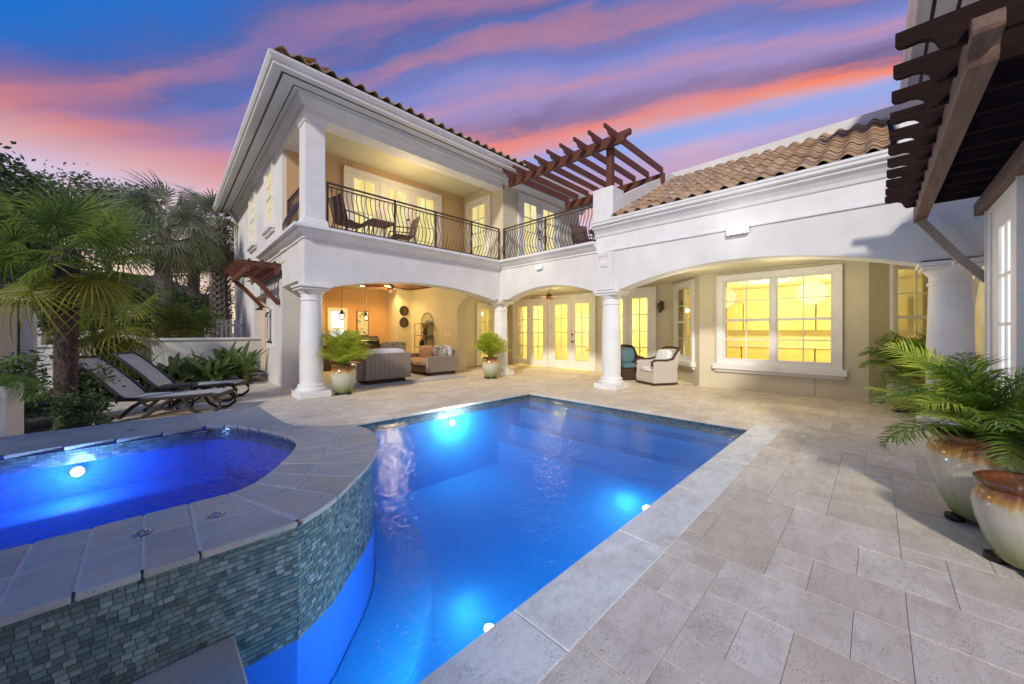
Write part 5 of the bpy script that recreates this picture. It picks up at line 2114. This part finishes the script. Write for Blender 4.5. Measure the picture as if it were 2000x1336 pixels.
# --- fan palm leaves
def fan_mesh(seed, n=30, L=.66, w=.029, droop=.35, lp=.55, spread=2.75, mat='fan', split=.30):
    rnd = random.Random(seed)
    m = MB()
    pet = [(lp * i / 5, 0, .04 * math.sin(i / 5 * math.pi) - .10 * (i / 5) ** 2) for i in range(6)]
    m.tube(pet, [.012, .011, .010, .009, .008, .007], 4)
    c = Vector(pet[-1])
    for i in range(n):
        u = -1 + 2 * (i + .5) / n
        a = u * spread
        l_ = L * (.72 + .28 * math.cos(u * 1.5)) * rnd.uniform(.93, 1.05)
        d = Vector((math.cos(a), math.sin(a), .10 * math.cos(a * 2)))
        d.normalize()
        side = Vector((-math.sin(a), math.cos(a), 0))
        k = droop * rnd.uniform(.6, 1.5)
        pts, ws = [], []
        for j, (uu, ww) in enumerate(((0, .25), (.22, .8), (.42, 1.0), (.66, .72), (.86, .42), (1.0, .05))):
            z = -k * l_ * max(0, uu - .3) ** 2 * 1.6
            pts.append(c + d * l_ * uu + Vector((0, 0, z)))
            ws.append(w * ww / 2)
        vs, fs = [], []
        for j, (p, q) in enumerate(zip(pts, ws)):
            vs += [p + side * q + Vector((0, 0, q * .55)), p, p - side * q + Vector((0, 0, q * .55))]
        for j in range(5):
            b = 3 * j
            fs += [(b, b + 1, b + 4, b + 3), (b + 1, b + 2, b + 5, b + 4)]
        m.add(vs, fs)
    return m.mesh('frond', M[mat], recalc=False)


FANS = {'fan': [fan_mesh(s, droop=.25 + .2 * s, mat='fan') for s in range(3)],
        'fanold': [fan_mesh(10 + s, droop=.6 + .2 * s, mat='fanold') for s in range(2)],
        'fangrey': [fan_mesh(20 + s, n=26, droop=.7 + .35 * s, lp=.75, w=.040, spread=2.4, mat='fangrey') for s in range(3)]}


def fan_crown(t, z, n, size, mats, seed, lo=-.75, hi=1.35, spread_r=.05):
    rnd = random.Random(seed)
    for k in range(n):
        u = k / (n - 1)
        el = hi + (lo - hi) * u + rnd.uniform(-.12, .12)
        az = k * 2.39996 + rnd.uniform(-.25, .25)
        key = mats[min(len(mats) - 1, int(u * len(mats)))]
        me = rnd.choice(FANS[key])
        rot = Matrix.Rotation(az, 3, 'Z') @ Matrix.Rotation(-el, 3, 'Y') @ Matrix.Rotation(rnd.uniform(-.5, .5), 3, 'X')
        link('frond', me, t, (spread_r * math.cos(az), spread_r * math.sin(az), z - .25 * u * size), rot.to_euler(), size * rnd.uniform(.85, 1.12))


def trunk(t, h, r0, r1, mat, lean=(0, 0), fibres=0, boots=0, seed=1):
    rnd = random.Random(seed)
    m = MB()
    N = 26
    pts = [(lean[0] * (i / N) ** 1.5, lean[1] * (i / N) ** 1.5, h * i / N) for i in range(N + 1)]
    rs = [(r0 + (r1 - r0) * i / N) * rnd.uniform(.94, 1.07) for i in range(N + 1)]
    m.tube(pts, rs, 12)
    m.build('trunk', mat, t, smooth=True, recentre=True)
    if fibres:
        f = MB()
        for k in range(fibres):
            u = rnd.random()
            a = rnd.uniform(0, 6.283)
            r = r0 + (r1 - r0) * u
            p = Vector((lean[0] * u ** 1.5 + r * .95 * math.cos(a), lean[1] * u ** 1.5 + r * .95 * math.sin(a), h * u))
            o = Vector((math.cos(a), math.sin(a), 0))
            sd = Vector((-o.y, o.x, 0))
            l_ = rnd.uniform(.04, .10)
            q = p + o * l_ * .35 + Vector((0, 0, -l_ if rnd.random() < .6 else l_)) + sd * rnd.uniform(-.03, .03)
            f.add([p + sd * .008, p - sd * .008, q], [(0, 1, 2)])
        o = f.build('bark_fibre', mat, t, recalc=False)
        o['kind'] = 'stuff'
    if boots:
        b = MB()
        rows = int(h / .13)
        for j in range(rows):
            for k in range(7):
                a = (k + (.5 if j % 2 else 0)) * 6.283 / 7
                u = j / rows
                r = r0 + (r1 - r0) * u
                o = Vector((math.cos(a), math.sin(a), 0))
                sd = Vector((-o.y, o.x, 0))
                p = Vector((lean[0] * u ** 1.5, lean[1] * u ** 1.5, h * u)) + o * r
                tip = p + o * .10 + Vector((0, 0, .20)) + sd * .03
                b.add([p + sd * .05, p - sd * .05, tip - sd * .025, tip + sd * .025, p + o * .05 + sd * .03, tip + o * .03], [(0, 1, 2, 3), (0, 4, 5, 3), (1, 4, 5, 2), (3, 5, 2)])
        o = b.build('leaf_boot', M['barkgrey'], t, recalc=False)
        o['kind'] = 'stuff'


G_P = 'palm trees beyond the spa'
t = local('fan_palm', 'dark green fan palm with fibrous trunk in front, closest behind the spa', 'palm tree', (-.82, 8.05, .01), .3, G_P)
trunk(t, 2.55, .105, .125, M['bark'], (.02, .0), 900, 0, 2)
fan_crown(t, 2.62, 28, .90, ('fan', 'fan', 'fan', 'fanold'), 5, -.95, 1.3)
t = local('fan_palm', 'small fan palm with yellowing low leaves behind the first, over the gate', 'palm tree', (-.62, 11.9, .01), 1.3, G_P)
trunk(t, 1.25, .17, .20, M['bark'], (.05, .0), 300, 0, 3)
fan_crown(t, 1.75, 22, .95, ('fan', 'fanold', 'fanold'), 8, -.8, .9)
t = local('sabal_palm', 'tall grey green sabal palm with a round crown rising behind the gate', 'palm tree', (.36, 17.0, -.02), 0, G_P)
trunk(t, 4.9, .20, .21, M['barkgrey'], (.0, .0), 250, 0, 4)
fan_crown(t, 5.0, 34, 1.12, ('fangrey',), 9, -1.1, 1.35, .12)
t = local('sabal_palm', 'sabal palm with lattice of old leaf bases on its trunk beside the house corner', 'palm tree', (2.25, 20.0, -.02), 0, G_P)
trunk(t, 5.9, .27, .27, M['barkgrey'], (-.1, .0), 60, 1, 5)
fan_crown(t, 6.0, 34, 1.35, ('fangrey',), 13, -1.2, 1.3, .12)
t = local('sabal_palm', 'sabal palm crown between the two other tall palms, partly hidden', 'palm tree', (1.55, 23.0, -.02), 0, G_P)
trunk(t, 5.6, .22, .22, M['barkgrey'], (.0, .0), 60, 0, 6)
fan_crown(t, 5.7, 32, 1.35, ('fangrey', 'fan'), 17, -1.2, 1.3, .12)
t = local('fan_palm', 'low spreading fan palm showing above the garden wall', 'palm tree', (.93, 16.5, -.02), 2.0, G_P)
trunk(t, 1.6, .18, .18, M['bark'], (.0, .0), 150, 0, 7)
fan_crown(t, 1.85, 24, .95, ('fan', 'fan', 'fanold'), 19, -.5, .9)


# --- broadleaf trees
def leaf_cloud(n, rx, ry, rz, leaf, seed, clumps=26, cr=.33):
    rnd = random.Random(seed)
    cs = []
    for k in range(clumps):
        a, b = rnd.uniform(0, 6.283), math.acos(rnd.uniform(-.7, 1))
        r = rnd.uniform(.45, 1.0)
        cs.append(Vector((rx * r * math.sin(b) * math.cos(a), ry * r * math.sin(b) * math.sin(a), rz * r * math.cos(b))))
    m = MB()
    for k in range(n):
        c = rnd.choice(cs)
        v = Vector((rnd.gauss(0, 1), rnd.gauss(0, 1), rnd.gauss(0, .8)))
        p = c + Vector((v.x * rx, v.y * ry, v.z * rz)) * cr * .5
        d = Vector((rnd.gauss(0, 1), rnd.gauss(0, 1), rnd.gauss(-.2, .6))).normalized()
        s = d.cross(Vector((rnd.gauss(0, 1), rnd.gauss(0, 1), 1))).normalized()
        l_ = leaf * rnd.uniform(.6, 1.3)
        w = l_ * .28
        m.add([p, p + d * l_ * .5 + s * w, p + d * l_, p + d * l_ * .5 - s * w], [(0, 1, 2, 3)])
    return m, cs


def tree(label, loc, h, rx, rz, n, leaf, seed, mat='leafdark', tr=.16, name='oak_tree', cat='tree', group='broadleaf trees behind the palms', clumps=26):
    t = local(name, label, cat, loc, 0, group)
    m, cs = leaf_cloud(n, rx, rx, rz, leaf, seed, clumps)
    zc = h - rz
    rnd = random.Random(seed + 99)
    tb_ = MB()
    tb_.tube([(0, 0, 0), (.05, .03, zc * .5), (0, 0, zc)], [tr, tr * .8, tr * .6], 8)
    for c in cs[:12]:
        e = Vector((c.x, c.y, zc + c.z))
        mid = Vector((c.x * .4, c.y * .4, zc + c.z * .35 - .2 * rz))
        tb_.tube([(0, 0, zc * .72), mid, e], [tr * .5, tr * .28, tr * .08], 5)
    tb_.build('trunk', M['barkgrey'], t, smooth=True)
    m.v = [(a, b, c + zc) for a, b, c in m.v]
    m.build('crown', M[mat], t, recalc=False)
    return t


tree('dark leafy tree at the far left edge, its crown nearest the picture border', (-2.6, 14.2, 0), 5.4, 1.3, 1.7, 6000, .15, 1, clumps=18)
tree('small leaved tree rising above the beige building at the left', (-2.7, 22.0, 0), 7.1, 2.5, 2.2, 9000, .17, 2, 'leafmid')
tree('fine leaved tree behind the tall sabal palm', (-1.3, 24.5, 0), 8.3, 2.4, 2.2, 8000, .17, 3, 'leafmid')
tree('grey green tree low between the sabal palms beyond the wall', (1.5, 26.0, 0), 4.4, 2.0, 1.6, 4200, .16, 4, 'leafmid')
tree('dark shrub tree behind the black gate', (-1.2, 17.4, 0), 3.4, 1.6, 1.4, 4600, .14, 5, 'leafdark', .1)
tree('dark bushy tree behind the garden wall and low fan palm', (1.3, 21.5, 0), 3.2, 1.2, 1.2, 3800, .14, 6, 'leafdark', .1)
tree('dark round tree above the left end of the beige building', (-3.0, 17.0, 0), 4.4, 1.5, 1.7, 4600, .15, 7, 'leafdark', .12)
# unseen belt of trees left of the terrace, added to shade the spa
for k, (x, y, h_) in enumerate(((-7.2, -2.2, 5.0), (-7.6, .0, 5.4), (-7.2, 2.2, 5.0))):
    tree(('unseen tree of the belt added left of the terrace for shade, ' + ('nearest the camera', 'the middle one', 'farthest from the camera')[k]), (x, y, 0), h_, 1.7, h_ * .42, 5200, .2, 30 + k, 'leafdark', .14, group='unseen trees added to shade the spa')

# --- shrubs
def shrub(label, loc, rx, ry, h, n, leaf, seed, mat='leafdark'):
    t = local('shrub', label, 'shrub', loc, 0, 'shrubs behind the spa')
    m, cs = leaf_cloud(n, rx, ry, h * .5, leaf, seed, 22, .45)
    m.v = [(a, b, max(.01, c + h * .5)) for a, b, c in m.v]
    m.build('foliage', M[mat], t, recalc=False)
    s = MB()
    for c in cs[:9]:
        s.tube([(0, 0, 0), (c.x * .5, c.y * .5, h * .25), (c.x, c.y, c.z + h * .5)], [.014, .01, .004], 4)
    s.build('stem', M['bark'], t)


shrub('dark shrub left of the fan palm trunk behind the box planter', (-1.55, 8.6, 0), .55, .5, 1.05, 3000, .075, 41)
shrub('dark shrub right of the fan palm trunk beside the nearer lounger', (-.72, 9.0, 0), .36, .42, 1.0, 2400, .07, 42)
shrub('dark low shrub at the foot of the fan palm', (-.62, 7.5, 0), .22, .40, .62, 1500, .065, 43)
shrub('shrub under the beige wall at the left edge', (-2.5, 9.6, 0), .7, .5, 1.0, 2600, .08, 44)


def blade_leaf(seed, L=.5, w=.12, curl=.5):
    m = MB()
    N = 6
    vs, fs = [], []
    for i in range(N + 1):
        u = i / N
        ww = w * (math.sin(math.pi * (u * .92 + .06)) ** .8) / 2
        a = 1.0 - curl * u * u * 1.7
        x = L * u * .85
        z = L * (math.sin(1.0) * u - curl * .55 * u * u)
        vs += [(x, ww, z + ww * .3), (x, 0, z), (x, -ww, z + ww * .3)]
    for i in range(N):
        b = 3 * i
        fs += [(b, b + 1, b + 4, b + 3), (b + 1, b + 2, b + 5, b + 4)]
    return m.add(vs, fs).mesh('leaf', M['leafbroad'], recalc=False)


BL = [blade_leaf(0, .62, .13, .3), blade_leaf(1, .55, .16, .6), blade_leaf(2, .48, .15, .9)]


def leafy_plant(label, loc, n, size, seed, up=.0):
    rnd = random.Random(seed)
    t = local('broadleaf_plant', label, 'plant', loc, 0, 'broad leaved plants along the garden wall')
    for k in range(n):
        az = k * 2.4 + rnd.uniform(-.3, .3)
        rot = Matrix.Rotation(az, 3, 'Z') @ Matrix.Rotation(rnd.uniform(-.55, .35) - up, 3, 'Y') @ Matrix.Rotation(rnd.uniform(-.5, .5), 3, 'X')
        link('leaf', rnd.choice(BL), t, (rnd.uniform(-.14, .14), rnd.uniform(-.14, .14), rnd.uniform(0, .38) * size), rot.to_euler(), size * rnd.uniform(.7, 1.15))


places = [(-.35, 12.75), (.0, 12.35), (.35, 12.75), (.62, 12.30), (.95, 12.70), (1.25, 12.30), (1.52, 12.72), (1.80, 12.35), (1.95, 12.75), (1.1, 12.0), (.45, 12.05)]
whr = ['at the left end of the wall bed beside the pillar', 'just behind the farther lounger back', 'under the palm shadow on the wall', 'above the farther lounger seat', 'in the middle of the wall bed at the back', 'in the middle of the wall bed at the front', 'with tall upright leaves near the house', 'nearest the pier of the house', 'against the wall in the corner by the house', 'low at the front edge over the lounger foot', 'low at the front edge behind the side table']
for k, (x, y) in enumerate(places):
    leafy_plant('broad leaved green plant ' + whr[k], (x, y, .01), 26 if k != 6 else 22, 1.0 if k not in (6, 7) else 1.2, 60 + k, .25 if k in (6, 0) else 0)

# fern trailing from the box planter
rnd = random.Random(77)
t = local('fern', 'orange tinged fern trailing from the white box planter at the left edge', 'fern', (-1.35, 6.38, .875), 0)
for k in range(26):
    az = k * 2.4
    rot = Matrix.Rotation(az, 3, 'Z') @ Matrix.Rotation(rnd.uniform(.1, .9), 3, 'Y')
    link('frond', rnd.choice(FEATHERS['frond']), t, (.1 * math.cos(az), .1 * math.sin(az), 0), rot.to_euler(), rnd.uniform(.5, .8))
# distant neighbouring house and white fence glimpsed beyond the wall
t = thing('neighbouring_house', 'pale neighbouring house glimpsed between palm trunks beyond the garden wall', 'house', (-3, 32, 0))
MB().box(-9, 31, -.02, 3.5, 38, 3.2).build('wall', M['white'], t)
MB().add([(-9.5, 30.5, 3.202), (4, 30.5, 3.202), (4, 38.5, 3.202), (-9.5, 38.5, 3.202), (-6, 34.5, 5.2), (.5, 34.5, 5.2)], [(0, 1, 5, 4), (1, 2, 5), (2, 3, 4, 5), (3, 0, 4), (3, 2, 1, 0)]).build('roof', M['mortar'], t)
for x in (-6, -3.4, -.8, 1.6):
    w_ = MB().box(x, 30.97, 1.0, x + .9, 30.998, 2.2).build('window', M['black'], t)
t = thing('picket_fence', 'white picket fence section beside the house corner behind the garden wall', 'fence', (2.1, 17, 0))
for k in range(7):
    MB().box(1.62 + k * .13, 16.98, .1, 1.70 + k * .13, 17.0, 1.85).build('picket', M['trim'], t)
for z in (.5, 1.6):
    MB().box(1.60, 17.002, z, 2.52, 17.04, z + .08).build('rail', M['trim'], t)
